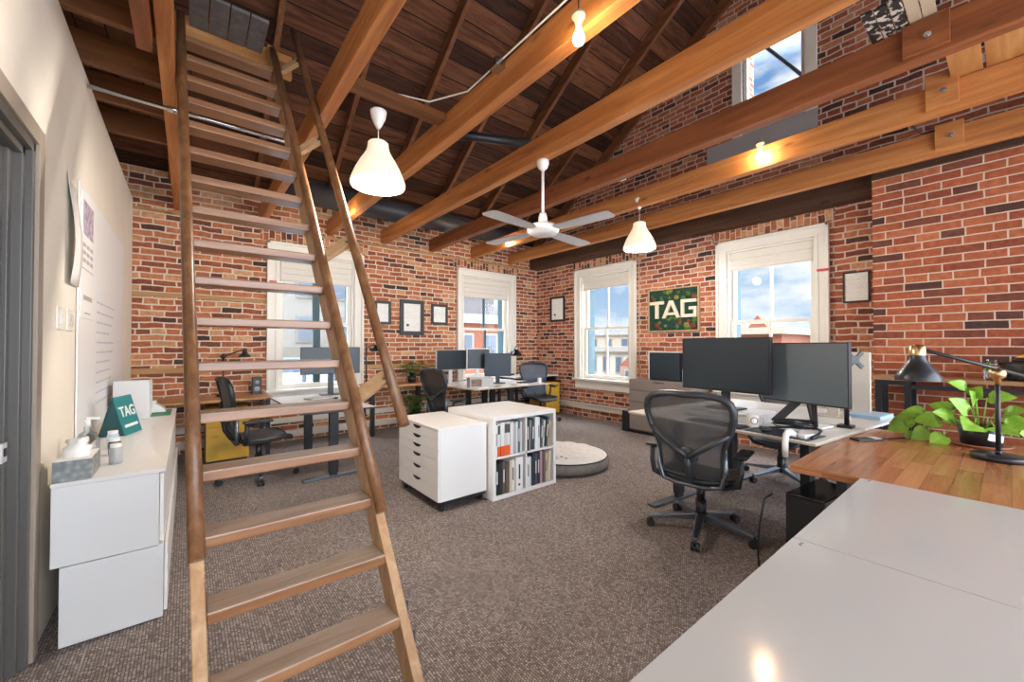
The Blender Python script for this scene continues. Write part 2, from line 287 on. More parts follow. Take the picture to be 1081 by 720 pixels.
# ------------------------------------------------------------------ mesh builder
class B:
    def __init__(s): s.v = []; s.f = []; s.sm = []; s.mi = []
    def _add(s, vs, fs, smooth=False, mi=0):
        o = len(s.v); s.v += [tuple(v) for v in vs]
        for f in fs: s.f.append(tuple(i+o for i in f)); s.sm.append(smooth); s.mi.append(mi)
        return s
    def box(s, x0, x1, y0, y1, z0, z1, mi=0):
        v = [(x0,y0,z0),(x1,y0,z0),(x1,y1,z0),(x0,y1,z0),(x0,y0,z1),(x1,y0,z1),(x1,y1,z1),(x0,y1,z1)]
        return s._add(v, [(3,2,1,0),(4,5,6,7),(0,1,5,4),(1,2,6,5),(2,3,7,6),(3,0,4,7)], mi=mi)
    def hexa(s, v, mi=0):
        return s._add(v, [(3,2,1,0),(4,5,6,7),(0,1,5,4),(1,2,6,5),(2,3,7,6),(3,0,4,7)], mi=mi)
    def obox(s, c, size, mat, mi=0):
        h = Vector(size)/2; c = Vector(c)
        v = [c+mat@Vector((a*h.x, b*h.y, d*h.z)) for d in (-1,1) for a, b in ((-1,-1),(1,-1),(1,1),(-1,1))]
        return s.hexa(v, mi)
    def bar(s, p0, p1, w, h, up=(0,0,1), mi=0):
        p0 = Vector(p0); p1 = Vector(p1); d = (p1-p0).normalized(); u = Vector(up)
        r = d.cross(u).normalized(); u = r.cross(d)
        v = []
        for p in (p0, p1):
            for a, b in ((-1,-1),(1,-1),(1,1),(-1,1)): v.append(p+r*(a*w/2)+u*(b*h/2))
        return s._add(v, [(0,1,2,3),(7,6,5,4),(4,5,1,0),(5,6,2,1),(6,7,3,2),(7,4,0,3)], mi=mi)
    def tube(s, pts, r, n=10, closed=False, cap=True, mi=0, flat=1.0, up=None):
        P = [Vector(p) for p in pts]; k = len(P); rs = r if isinstance(r, (list, tuple)) else [r]*k
        vs = []; fs = []; prev = None
        for i, p in enumerate(P):
            a = P[(i-1) % k] if (closed or i > 0) else p; b = P[(i+1) % k] if (closed or i < k-1) else p
            t = (b-a).normalized()
            if prev is None:
                ref = Vector(up) if up else (Vector((0,0,1)) if abs(t.z) < .9 else Vector((1,0,0)))
                x = t.cross(ref).normalized()
            else:
                x = (prev - t*prev.dot(t)).normalized()
            y = t.cross(x); prev = x
            for j in range(n):
                an = 2*math.pi*j/n; vs.append(p + x*(math.cos(an)*rs[i]) + y*(math.sin(an)*rs[i]*flat))
        m = k if closed else k-1
        for i in range(m):
            for j in range(n):
                a = i*n+j; b = i*n+(j+1) % n; c = ((i+1) % k)*n+(j+1) % n; d = ((i+1) % k)*n+j
                fs.append((a, b, c, d))
        s._add(vs, fs, True, mi)
        if cap and not closed:
            o = len(s.v)-len(vs)
            s.f.append(tuple(o+j for j in reversed(range(n)))); s.sm.append(False); s.mi.append(mi)
            s.f.append(tuple(o+(k-1)*n+j for j in range(n))); s.sm.append(False); s.mi.append(mi)
        return s
    def cyl(s, p0, p1, r0, r1=None, n=16, mi=0): return s.tube([p0, p1], [r0, r0 if r1 is None else r1], n=n, mi=mi)
    def lathe(s, prof, o=(0,0,0), n=28, mi=0, M4=None):
        vs = []; fs = []; k = len(prof)
        for r, z in prof:
            for j in range(n):
                a = 2*math.pi*j/n; p = Vector((r*math.cos(a), r*math.sin(a), z))
                if M4 is not None: p = M4 @ p
                vs.append(p+Vector(o))
        for i in range(k-1):
            for j in range(n): fs.append((i*n+j, i*n+(j+1) % n, (i+1)*n+(j+1) % n, (i+1)*n+j))
        return s._add(vs, fs, True, mi)
    def prism(s, poly, a0, a1, axis=1, mi=0):
        """poly of 2D points; axis = extrusion axis; (u,v) fill the other two axes in order"""
        def P(u, v, a): return {0: (a,u,v), 1: (u,a,v), 2: (u,v,a)}[axis]
        n = len(poly); vs = [P(u,v,a0) for u,v in poly]+[P(u,v,a1) for u,v in poly]
        fs = [tuple(range(n)), tuple(reversed(range(n,2*n)))]+[(i, n+i, n+(i+1) % n, (i+1) % n) for i in range(n)]
        return s._add(vs, fs, mi=mi)
    def ball(s, c, r, n=14, m=9, sc=(1,1,1), mi=0):
        prof = [(math.sin(math.pi*i/m)*r, -math.cos(math.pi*i/m)*r) for i in range(m+1)]
        prof[0] = (r*.01, -r); prof[-1] = (r*.01, r)
        return s.lathe(prof, c, n, mi, Matrix.Diagonal((sc[0], sc[1], sc[2])))
    def grid(s, rows, mi=0, smooth=True):
        n = len(rows[0]); vs = [p for r in rows for p in r]
        return s._add(vs, [(i*n+j, i*n+j+1, (i+1)*n+j+1, (i+1)*n+j) for i in range(len(rows)-1) for j in range(n-1)], smooth, mi)
    def build(s, name, mats, parent=None, loc=None, rot=None, bevel=0, seg=2, recalc=True):
        me = bpy.data.meshes.new(name); me.from_pydata(s.v, [], s.f)
        me.polygons.foreach_set('use_smooth', s.sm); me.polygons.foreach_set('material_index', s.mi)
        if recalc:
            bm = bmesh.new(); bm.from_mesh(me); bmesh.ops.recalc_face_normals(bm, faces=bm.faces); bm.to_mesh(me); bm.free()
        uv = me.uv_layers.new(name='UVMap').data
        for p in me.polygons:
            n = p.normal; ax = max(range(3), key=lambda i: abs(n[i]))
            for li in p.loop_indices:
                c = me.vertices[me.loops[li].vertex_index].co
                uv[li].uv = (c.y, c.z) if ax == 0 else ((c.x, c.z) if ax == 1 else (c.x, c.y))
        for m in (mats if isinstance(mats, (list, tuple)) else [mats]): me.materials.append(M[m] if isinstance(m, str) else m)
        o = bpy.data.objects.new(name, me); C.objects.link(o)
        if parent: o.parent = parent
        if loc: o.location = loc
        if rot is not None: o.rotation_euler = rot if isinstance(rot, (tuple, list)) else (0,0,rot)
        if bevel:
            bv = o.modifiers.new('bevel', 'BEVEL'); bv.width = bevel; bv.segments = seg; bv.limit_method = 'ANGLE'; bv.angle_limit = R(40)
        return o

def tag(o, label, cat, group=None):
    o['label'] = label; o['category'] = cat
    if group: o['group'] = group
    return o
def thing(name, label, cat, loc=(0,0,0), rot=0, group=None):
    o = bpy.data.objects.new(name, None); C.objects.link(o); o.empty_display_size = .05
    o.location = loc; o.rotation_euler = (0,0,rot) if not isinstance(rot, tuple) else rot
    return tag(o, label, cat, group)
def struct(o): o['kind'] = 'structure'; return o
def copy_tree(o, parent=None):
    c = o.copy(); C.objects.link(c)
    if parent: c.parent = parent
    for ch in list(o.children): copy_tree(ch, c)
    return c

# ------------------------------------------------------------------ room shell
XL, XR, YB, YF = -.54, 6.157, 6.73, -2.7
def roof_z(y): return 3.49+.68*((YB-y) if y > 2.0 else (YB-2*2.0+y))     # underside of the rafters
W = {1: (1.02, 2.11), 2: (4.19, 5.36), 3: (4.27, 5.41), 4: (1.53, 2.60)}   # clear openings along their wall
WZ0, WZ1 = .75, 2.78
def wall_with_holes(b, a0, a1, z0, z1, holes, put):
    """cells of a wall around rectangular holes; put(a0,a1,z0,z1)"""
    xs = sorted({a0, a1, *[h[0] for h in holes], *[h[1] for h in holes]})
    for i in range(len(xs)-1):
        u0, u1 = xs[i], xs[i+1]; hs = sorted([h for h in holes if h[0] <= u0+1e-6 and h[1] >= u1-1e-6], key=lambda h: h[2]); z = z0
        for h in hs:
            if h[2] > z: put(u0, u1, z, h[2])
            z = h[3]
        if z < z1: put(u0, u1, z, z1)

struct(B().box(-3.4, 6.6, -3.2, 7.13, -.12, 0).build('floor', 'carpet'))
b = B(); wall_with_holes(b, -3.4, 6.56, -.12, 3.62, [(*W[1], WZ0, WZ1), (*W[2], WZ0, WZ1)], lambda a, c, z, w: b.box(a, c, YB, YB+.36, z, w))
struct(b.build('wall_back', 'brick_back'))
b = B(); wall_with_holes(b, YF-.3, YB, -.12, 3.4, [(*W[3], WZ0, WZ1), (*W[4], WZ0, WZ1)], lambda a, c, z, w: b.box(XR, XR+.40, a, c, z, w))
GW = (1.62, 2.37, 4.42, 5.98)
def gcol(y0, y1, zb0, zt=None):
    t0 = roof_z(y0)+.3 if zt is None else zt; t1 = roof_z(y1)+.3 if zt is None else zt
    b.hexa([(XR,y0,zb0),(XR+.4,y0,zb0),(XR+.4,y1,zb0),(XR,y1,zb0),(XR,y0,t0),(XR+.4,y0,t0),(XR+.4,y1,t1),(XR,y1,t1)])
for y0, y1 in ((YF-.3, 0), (0, GW[0]), (GW[1], 4.4), (4.4, YB)): gcol(y0, y1, 3.4)
gcol(GW[0], GW[1], 3.4, GW[2]); gcol(GW[0], 2.0, GW[3]); gcol(2.0, GW[1], GW[3])
struct(b.build('wall_right', 'brick_right'))
struct(B().box(5.80, XR+.02, -2.6, .93, 0, 3.2).build('wall_pier', 'brick_pier'))
b = B(); wall_with_holes(b, YF-.3, YB, 0, 3.2, [(1.7, 2.70, 0, 2.27)], lambda a, c, z, w: b.box(XL-.14, XL, a, c, z, w))
struct(b.build('wall_left', 'plaster'))
struct(B().box(-3.4, -3.2, YF-.3, YB, 0, 5.6).build('wall_attic', 'brick_back'))
b = B()
for s in (0, 1):
    y0, y1 = ((2.0, YB+.4) if s == 0 else (2.0, YF-.3)); d = .20
    z0, z1 = roof_z(2.0)+d, roof_z(2.0)+d-.68*abs(y1-y0)
    b.hexa([(-3.4,y0,z0),(6.6,y0,z0),(6.6,y1,z1),(-3.4,y1,z1),(-3.4,y0,z0+.05),(6.6,y0,z0+.05),(6.6,y1,z1+.05),(-3.4,y1,z1+.05)])
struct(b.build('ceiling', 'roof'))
# ledge course and soldier courses over the windows, timber laths let into the brick
struct(B().box(XL, XR, YB-.025, YB, 3.085, 3.12).build('trim_1', M['lath']))
for i, (k, nm) in enumerate(((1, 'back'), (2, 'back'))):
    a, c = W[k]; struct(B().box(a-.22, c+.22, YB-.012, YB, 2.93, 3.08).build('trim_%d' % (2+i), 'brick_soldier'))
for i, k in enumerate((3, 4)):
    a, c = W[k]; struct(B().box(XR-.012, XR, a-.2, c+.2, 2.94, 3.09).build('trim_%d' % (4+i), 'brick_soldier'))
struct(B().box(XL, .88, YB-.01, YB, 2.02, 2.075).build('trim_6', 'lath'))
struct(B().box(XL, .88, YB-.01, YB, 1.05, 1.12).build('trim_7', 'lath'))
struct(B().box(2.26, 4.05, YB-.01, YB, 1.02, 1.09).build('trim_8', 'lath'))
b = B().box(XR-.05, XR, .93, 5.95, .16, .25).box(XR-.07, XR, .93, 5.95, .25, .275)
struct(b.build('baseboard_right', 'putty'))
b = B().box(XL, XR, YB-.045, YB, .06, .15).box(XL, XR, YB-.045, YB, .27, .35)
struct(b.build('baseboard_back', 'putty'))
# door in the left wall
d = struct(B().box(XL-.11, XL-.065, 1.74, 2.66, .01, 2.23).box(XL-.065, XL-.058, 1.84, 2.2, .3, 2.1).box(XL-.065, XL-.058, 2.30, 2.56, .3, 2.1).build('door_1', 'door_grey', bevel=.004))
B().box(XL-.062, XL-.045, 2.575, 2.635, .92, 1.0).box(XL-.046, XL-.042, 2.593, 2.62, .945, .978, mi=1).build('latch_plate', ['white_plastic', 'black'], d)
b = B()
for y0, y1, x0, x1 in ((2.66, 2.70, XL-.13, XL-.02), (2.69, 2.72, XL-.06, XL+.005)): b.box(x0, x1, y0, y1, 0, 2.30)
b.box(XL-.13, XL-.02, 1.70, 2.70, 2.23, 2.27).box(XL-.06, XL+.005, 1.66, 2.72, 2.26, 2.30)
b.box(XL-.10, XL-.05, 2.62, 2.665, 0, 2.235)
struct(b.build('trim_9', 'jamb', bevel=.003))
b = B().box(XL, XL+.018, 2.72, 2.80, 0, 2.38).box(XL, XL+.018, 1.60, 2.72, 2.30, 2.38)
struct(b.build('trim_10', 'casing_tan', bevel=.003))

# ------------------------------------------------------------------ windows
def window(n, loc, rot, w, thick_mull=.03, dark_sash=False, shutter_side=-1, blind_h=.26, blind_label=''):
    h = WZ1-WZ0; x = w/2; c = .143
    fr = B()
    fr.box(-x-c, -x, -.03, 0, 0, h).box(x, x+c, -.03, 0, 0, h).box(-x-c, x+c, -.03, 0, h, h+c)
    fr.box(-x-c, -x-c+.035, -.06, -.03, 0, h+c).box(x+c-.035, x+c, -.06, -.03, 0, h+c).box(-x-c, x+c, -.06, -.03, h+c-.035, h+c)
    fr.box(-x-.035, -x, -.042, -.03, 0, h).box(x, x+.035, -.042, -.03, 0, h).box(-x-.035, x+.035, -.042, -.03, h, h+.035)
    fr.box(-x, -x+.025, 0, .16, 0, h).box(x-.025, x, 0, .16, 0, h).box(-x+.025, x-.025, 0, .16, h-.025, h)
    win = fr.build('window_%d' % n, 'white_paint', None, loc, rot, bevel=.004); struct(win)
    B().box(-x-c-.03, x+c+.03, -.10, .16, -.03, .012).box(-x-c, x+c, -.035, 0, -.19, -.03).build('window_sill', 'white_paint', win, bevel=.004)
    mid = h*.487; sash = 'white_paint' if not dark_sash else 'white_paint'
    for nm, z0, z1, y in (('lower_sash', .012, mid+.03, .06), ('upper_sash', mid-.02, h-.025, .11)):
        a = x-.025; st = .055
        q = B().box(-a, -a+st, y, y+.045, z0, z1).box(a-st, a, y, y+.045, z0, z1).box(-a+st, a-st, y, y+.045, z0, z0+(.075 if nm[0] == 'l' else .045)).box(-a+st, a-st, y, y+.045, z1-.045, z1)
        so = q.build(nm, sash, win, bevel=.003)
        B().box(-thick_mull/2, thick_mull/2, y+.005, y+.04, z0+.04, z1-.04).build('glazing_bar', 'shutter' if dark_sash else 'white_paint', so)
        B().box(-a+st-.005, a-st+.005, y+.02, y+.024, z0+.04, z1-.04).build('window_pane', 'glass', so)
    sx = shutter_side*(x-.045)
    B().box(min(sx, sx+shutter_side*.045), max(sx, sx+shutter_side*.045), .17, .36, 0, h).build('shutter', 'shutter', win)
    bl = thing('roller_blind', blind_label, 'window blind', (0,0,0), 0, 'roller blinds')
    bl.location = Vector(loc)+Matrix.Rotation(rot, 3, 'Z')@Vector((0, .012, h-.03)); bl.rotation_euler = (0,0,rot)
    bb = B(); bb.box(-x+.03, x-.03, 0, .045, -.10, 0); bb.build('cassette', 'blind', bl, bevel=.004)
    bb = B()
    for i in range(3): bb.box(-x+.04, x-.04, .012-.004*i, .03-.004*i, -.10-(blind_h-.1)*(i+1)/3, -.10-(blind_h-.1)*i/3-.004)
    bb.build('blind_fabric', 'blind', bl, bevel=.003)
    B().box(-x+.04, x-.04, .004, .022, -blind_h-.02, -blind_h).build('bottom_bar', 'putty', bl)
    return win
cw = lambda k: (W[k][0]+W[k][1])/2
ww = lambda k: W[k][1]-W[k][0]
window(1, (cw(1), YB, WZ0), 0, ww(1), .10, True, 1, .36, 'cream roller blind on the window behind the ladder')
window(2, (cw(2), YB, WZ0), 0, ww(2), .035, True, 1, .36, 'cream roller blind on the back wall window left of the room corner')
window(3, (XR, cw(3), WZ0), R(-90), ww(3), .03, False, -1, .22, 'cream roller blind on the window left of the moss sign')
window(4, (XR, cw(4), WZ0), R(-90), ww(4), .03, False, -1, .24, 'cream roller blind on the window behind the two large monitors')
for nm, p, lab in (('red_tape', (XR-.075, cw(4)-ww(4)/2-.09, 2.34), 'pinkish red strip of tape on the casing of the right hand window'),
                   ('red_sticker', (.945, YB-.075, 2.33), 'small red sticker on the left casing of the window behind the ladder')):
    s = (.012, .12, .028) if 'tape' in nm else (.09, .012, .03)
    tag(B().obox((0,0,0), s, Matrix.Identity(3)).build(nm, 'red', None, p), lab, 'sticker')
# gable window
gw = GW; b = B(); y0, y1, z0, z1 = gw
b.box(XR-.04, XR+.02, y0-.13, y0, z0-.02, z1+.12).box(XR-.04, XR+.02, y1, y1+.13, z0-.02, z1+.12).box(XR-.04, XR+.02, y0, y1, z1, z1+.12)
b.box(XR+.02, XR+.10, y0, y0+.05, z0, z1).box(XR+.02, XR+.10, y1-.05, y1, z0, z1).box(XR+.02, XR+.10, y0+.05, y1-.05, z1-.05, z1).box(XR+.02, XR+.10, y0+.05, y1-.05, z0, z0+.06)
win = struct(b.build('window_5', 'white_paint', bevel=.004))
B().box(XR+.05, XR+.055, y0+.04, y1-.04, z0+.04, z1-.04).build('window_pane', 'glass', win)
B().bar((XR+.13, y0+.02, 4.9), (XR+.13, y1-.02, 5.95), .04, .09, up=(1,0,0)).build('diagonal_bar', 'steel_dark', win)
B().box(XR-.03, XR, y0-.13, y1+.5, 4.16, z0-.02).build('apron_panel', 'grey', win)

# ------------------------------------------------------------------ timber frame
BEAMS = [('ceiling_beam', -.155, -.078, 'beam', 'tie beam left of the ladder, beside the left wall joists'),
 ('ceiling_beam', .765, .85, 'beam', 'tie beam just right of the ladder, between ladder and first pendant lamp'),
 ('ceiling_beam', 1.68, 1.775, 'beam', 'golden tie beam lit by the bare bulb at the top of the photo'),
 ('ceiling_beam', 2.545, 2.64, 'beam', 'tie beam the ceiling fan hangs from'),
 ('ceiling_beam', 3.45, 3.555, 'beam_dark', 'dark reddish tie beam crossing below the gable window, behind the ceiling fan'),
 ('ceiling_beam', 4.37, 4.465, 'beam', 'golden tie beam carrying the second pendant lamp and a bare bulb'),
 ('ceiling_beam', 5.31, 5.405, 'beam', 'tie beam nearest the right brick wall, just above its windows')]
bo = []
for nm, x0, x1, m, lab in BEAMS:
    o = B().box(x0, x1, YF, YB-.002, 3.15, 3.365).build(nm, m, bevel=.005); tag(o, lab, 'beam', 'tie beams across the room'); bo.append(o)
struct(B().box(5.93, XR, .93, YB-.002, 3.10, 3.34).build('trim_11', 'ledger', bevel=.004))
struct(B().box(5.76, XR, -2.6, .93, 3.2, 3.26).build('trim_12', 'ledger', bevel=.004))
RX = [(-1.0, 'far left above the loft'), (-.21, 'left of the ladder'), (.70, 'right of the ladder top, beside the first tie beam'), (1.62, 'right of the first pendant lamp'),
      (2.485, 'left of the ceiling fan'), (3.39, 'right of the ceiling fan'), (4.31, 'above the second pendant lamp'), (5.25, 'near the gable wall'), (6.05, 'against the brick gable')]
for x, where in RX:
    b = B()
    for y1 in (YB+.2, YF):
        z0 = roof_z(2.0); z1 = z0-.68*abs(y1-2.0)
        b.hexa([(x,2.0,z0),(x+.055,2.0,z0),(x+.055,y1,z1),(x,y1,z1),(x,2.0,z0+.198),(x+.055,2.0,z0+.198),(x+.055,y1,z1+.198),(x,y1,z1+.198)])
    tag(b.build('rafter', 'rafter'), 'sloping reddish brown roof rafter '+where, 'rafter', 'roof rafters')
for y, where in ((1.55, 'nearest the camera, cut off by the top edge'), (2.05, 'second from the top edge of the photo'), (2.58, 'third from the top edge of the photo'), (3.12, 'fourth from the top edge of the photo'), (3.66, 'third from the back wall'), (4.15, 'second from the back wall'), (4.71, 'last before the back wall')):
    o = B().box(-3.2, -.158, y, y+.05, 3.205, 3.40).build('loft_joist', 'joist', bevel=.003)
    tag(o, 'loft joist beside the left wall, '+where, 'joist', 'loft floor joists')
tag(B().box(-3.2, -.158, .6, 4.95, 3.402, 3.43).build('loft_floor', 'deck'), 'loft floor boards lying on the joists above the left wall', 'loft floor')
tag(B().box(-.235, -.17, 1.4, 3.02, 3.05, 3.204).build('timber_cleat', 'beam_dark', bevel=.003), 'short timber block beside the beam left of the ladder', 'timber block')
tag(B().box(.86, 1.675, 2.96, 3.08, 3.30, 3.36).build('lamp_support_board', 'joist', bevel=.003), 'short cross board between two beams above the first pendant lamp', 'board')
# splice plates with bolts on the right hand beams
for x, y0, y1, z0, z1, lab, m in ((3.45, .20, .40, 3.17, 3.36, 'dark splice plate with a bolt on the beam below the gable window', 'beam_dark'),
                               (4.37, .215, .385, 3.18, 3.44, 'reddish splice plate with a bolt on the golden beam at upper right', 'beam'),
                               (5.31, .235, .412, 3.19, 3.40, 'splice plate with a bolt on the beam nearest the right wall', 'beam')):
    p = tag(B().box(x-.04, x-.001, y0, y1, z0, z1).build('splice_plate', m, bevel=.003), lab, 'timber plate', 'beam splice plates')
    ym = (y0+y1)/2-.01; zm = z0+(z1-z0)*.42
    B().cyl((x-.055, ym, zm), (x-.04, ym, zm), .018, n=8).cyl((x-.062, ym, zm), (x-.055, ym, zm), .009, n=8).build('bolt', 'steel', p)
for y0, y1, lab in ((.10, .255, 'left of two short gold boards between the upper right beams'), (-.20, .085, 'right of two short gold boards between the upper right beams')):
    tag(B().box(3.56, 4.46, y0, y1, 3.368, 3.39).build('spacer_board', 'header', bevel=.003), lab, 'board', 'short boards over the beams')
b = B()
for i in range(5): b.box(3.12+.0*i, 3.62, .545-.06*(i+1)+.006, .545-.06*i, 3.368, 3.385, mi=(1 if i in (0, 1, 2) else 0))
m, nt, bb_ = new_mat('peeling'); tcn = nt.nodes.new('ShaderNodeTexCoord'); nn = nt.nodes.new('ShaderNodeTexNoise'); nn.inputs['Scale'].default_value = 26; nn.inputs['Detail'].default_value = 5
nt.links.new(tcn.outputs['Object'], nn.inputs['Vector']); rr = nt.nodes.new('ShaderNodeValToRGB'); rr.color_ramp.interpolation = 'CONSTANT'
rr.color_ramp.elements[0].color = (.03, .028, .028, 1); rr.color_ramp.elements[1].position = .52; rr.color_ramp.elements[1].color = (.62, .56, .48, 1)
nt.links.new(nn.outputs['Fac'], rr.inputs['Fac']); nt.links.new(rr.outputs['Color'], bb_.inputs['Base Color']); M['peeling'] = m
tag(b.build('painted_lath_panel', ['tan', 'peeling']), 'old panel of laths with peeling black and white paint over the beam', 'lath panel')
# services in the roof
tag(B().tube([(XL+.01, 3.80, 3.115), (.76, 3.80, 3.115)], .014).cyl((-.13, 3.80, 3.115), (-.06, 3.80, 3.115), .022).build('sprinkler_pipe', 'steel'), 'thin steel pipe crossing behind the ladder below the loft joists', 'pipe')
tag(B().tube([(.862, 6.25, 3.58), (5.2, 6.25, 3.58)], .16, n=20).build('ventilation_duct', 'duct'), 'dark round ventilation duct running above the back wall', 'duct')
tag(B().tube([(2.1, 3.95, 3.74), (2.47, 3.74, 3.74), (3.1, 3.45, 3.74)], .05, n=14).build('flexible_duct', 'black'), 'black flexible pipe hanging in the roof behind the second beam', 'duct')
tag(B().tube([(XR-.015, 4.07, .8), (XR-.015, 4.07, 3.09)], .009, n=8).build('conduit', 'tan'), 'thin conduit running up the brick right of the corner window', 'conduit')
tag(B().tube([(1.66, .6, 3.37), (1.665, 1.6, 3.376), (1.66, 2.6, 3.36), (1.5, 2.92, 3.37), (1.2, 3.0, 3.367)], .006, n=6).build('cable', 'white_plastic'), 'thin pale cable lying along the golden beam to the first pendant', 'cable')
tag(B().tube([(4.40, 1.0, 3.374), (4.9, .55, 3.374), (5.3, .5, 3.374), (5.36, .2, 3.378)], .008, n=6).build('cable', 'black'), 'black cable looped over the beams at upper right', 'cable')
tag(B().box(3.556, 3.60, 2.53, 2.60, 3.16, 3.22).build('junction_box', 'white_plastic', bevel=.003), 'small white box on the dark beam behind the fan', 'junction box')
tag(B().box(1.60, 1.678, 2.15, 2.24, 3.30, 3.36).build('junction_box', 'steel', bevel=.003), 'small steel box on the golden beam right of the first pendant', 'junction box')

# ------------------------------------------------------------------ lamps
def pendant(loc, cord_top, label):
    t = thing('pendant_lamp', label, 'pendant lamp', loc, 0, 'white bell pendant lamps')
    R0 = .2
    prof = [(.066, .335), (.074, .328), (.078, .295), (.084, .268), (.105, .228), (.134, .182), (.160, .132), (.180, .085), (.194, .048), (.2, .022)]
    B().lathe(prof, n=36).build('lamp_shade', 'shade', t)
    B().lathe([(.2, .022), (.199, .008), (.192, 0), (.186, .004), (.182, .03)], n=36).build('lamp_rim', 'shade_rim', t)
    B().lathe([(.004, .342), (.05, .340), (.066, .335)], n=24).build('lamp_cap', 'white_plastic', t)
    B().tube([(0,0,.33), (0,0,cord_top)], .004, n=6).build('cord', 'white_plastic', t)
    B().lathe([(.012, cord_top-.02), (.032, cord_top+.015), (.052, cord_top+.06), (.06, cord_top+.105), (.06, cord_top+.115), (.002, cord_top+.115)] if cord_top > .38 else
              [(.008, cord_top-.012), (.016, cord_top), (.002, cord_top+.004)], n=20).build('ceiling_cup', 'white_plastic', t)
    l = bpy.data.lights.new('pendant_light', 'POINT'); l.energy = 55; l.color = (1, .93, .84); l.shadow_soft_size = .05
    lo = bpy.data.objects.new('pendant_light', l); C.objects.link(lo); lo.parent = t; lo.location = (0,0,-.02)
    return t
pendant((1.11, 2.99, 2.605), .46, 'white bell shaped pendant lamp hanging right of the ladder')
pendant((4.42, 2.92, 2.62), .524, 'white bell shaped pendant lamp hanging by the moss sign, smaller in view')
def bulb(loc, label, up):
    t = thing('hanging_bulb', label, 'light bulb', loc, 0, 'bare light bulbs')
    prof = [(.0006, -.034), (.014, -.031), (.025, -.022), (.031, -.008), (.031, .006), (.025, .022), (.017, .036), (.0135, .048)]
    B().lathe(prof, n=20).build('glass_bulb', 'bulb', t)
    B().lathe([(.0135, .048), (.016, .05), (.017, .085), (.022, .088), (.024, .11), (.036, .114), (.038, .128), (.001, .13)], n=20).build('lamp_socket', 'socket', t)
    B().tube([(0,0,.128), (0,0,up)], .004, n=6).build('cord', 'black', t)
    return t
bulb((1.60, 1.42, 3.03), 'bare glowing bulb in a white socket at the top centre of the photo', .33)
bulb((4.29, 1.50, 3.235), 'bare glowing bulb in front of the beam left of the splice plates', .15)
bulb((1.60, 5.45, 3.10), 'bare glowing bulb seen beside the outer handrail near the back wall', .26)
bulb((4.30, 5.45, 3.16), 'bare glowing bulb left of the fan near the back wall', .2)
# ceiling fan
f = thing('ceiling_fan', 'white four blade ceiling fan on a long rod', 'ceiling fan', (2.592, 2.75, 2.44))
B().lathe([(.001, .71), (.055, .708), (.058, .68), (.045, .64), (.02, .615), (.001, .61)]).build('fan_canopy', 'white_plastic', f)
B().cyl((0,0,.2), (0,0,.62), .0135, n=12).build('fan_rod', 'white_plastic', f)
B().lathe([(.001, .215), (.03, .21), (.042, .17), (.045, .11), (.12, .095), (.15, .07), (.15, .035), (.12, .01), (.06, 0), (.001, 0)], n=32).build('fan_motor', 'white_plastic', f)
for k in range(4):
    an = R(8+90*k); d = Vector((math.cos(an), math.sin(an), 0)); p = Vector((-math.sin(an), math.cos(an), 0)); b = B()
    rows = []
    for r0, wv in ((.15, .05), (.22, .07), (.40, .080), (.58, .085), (.69, .083), (.72, .06)):
        rows.append([d*r0+p*wv+Vector((0,0,.047)), d*r0+Vector((0,0,.05)), d*r0-p*wv+Vector((0,0,.053))])
    b.grid(rows); b.grid([[q+Vector((0,0,-.008)) for q in r_] for r_ in rows])
    o = b.build('fan_blade', 'grey_light', f, recalc=False)

# ------------------------------------------------------------------ ladder
def lad(k): return (.0628-.0061*k, .6935-.0110*k, 1.6004+.1316*k, .23+.2109*k)   # inner left x, inner right x, tread front y, tread underside z
L = thing('loft_ladder', 'tall wooden loft ladder with thick treads and handrails, rising from the carpet', 'ladder', (0,0,0))
k0, k1 = -.23/.2109, 17.6
for side in (0, 1):
    v = []
    for k in (k0, k1):
        xl, xr, y, z = lad(k); xa, xb = ((xl-.042, xl) if side == 0 else (xr, xr+.042))
        v += [(xa, y-.02, z), (xb, y-.02, z), (xb, y+.135, z), (xa, y+.135, z)]
    B().hexa(v).build('stile', 'ladder_y', L, bevel=.004)
for k in range(0, 17):
    xl, xr, y, z = lad(k); dd = .13
    tb = B().box(xl, xr, y, y+dd, z, z+.042); tb.mi[1] = 1; tb.build('tread', ['ladder_x', 'tread_sheen'], L, None, None, bevel=.006, seg=3)
xl, xr, y, z = lad(17.4)
hd = tag(B().box(xl-.10, xr+.21, y+.16, y+.21, z-.09, z+.11).build('loft_header', 'header', bevel=.004), 'golden header board across the top of the ladder', 'board')
b = B()
for i in range(4): b.box(xl+.03+.125*i, xl+.03+.125*i+.115, y-.26, y+.155, z+.03, z+.055)
M['grey_board'] = plain('grey_board', (.15, .15, .155), .5, var=.3, vscale=14)
tag(b.build('loft_landing_boards', 'grey_board'), 'row of grey boards with dark gaps above the ladder top', 'loft boards')
def lpt(k, side, dx, dy, dz):
    xl, xr, y, z = lad(k); return ((xl if side == 0 else xr)+dx, y+dy, z+dz)
def rail_path(side, ka, kb, dx, dy, dz, n=6): return [lpt(ka+(kb-ka)*i/n, side, dx, dy, dz) for i in range(n+1)]
B().tube(rail_path(0, 1.95, 17.2, -.021, -.047, 0), .026, n=14).build('handrail', 'rail', L)
B().tube(rail_path(1, 1.95, 17.2, .024, -.048, 0), .026, n=14).build('handrail', 'rail', L)
B().tube(rail_path(1, 3.05, 17.9, .195, -.075, .125), .031, n=6, flat=.8).build('outer_handrail', 'rail', L)
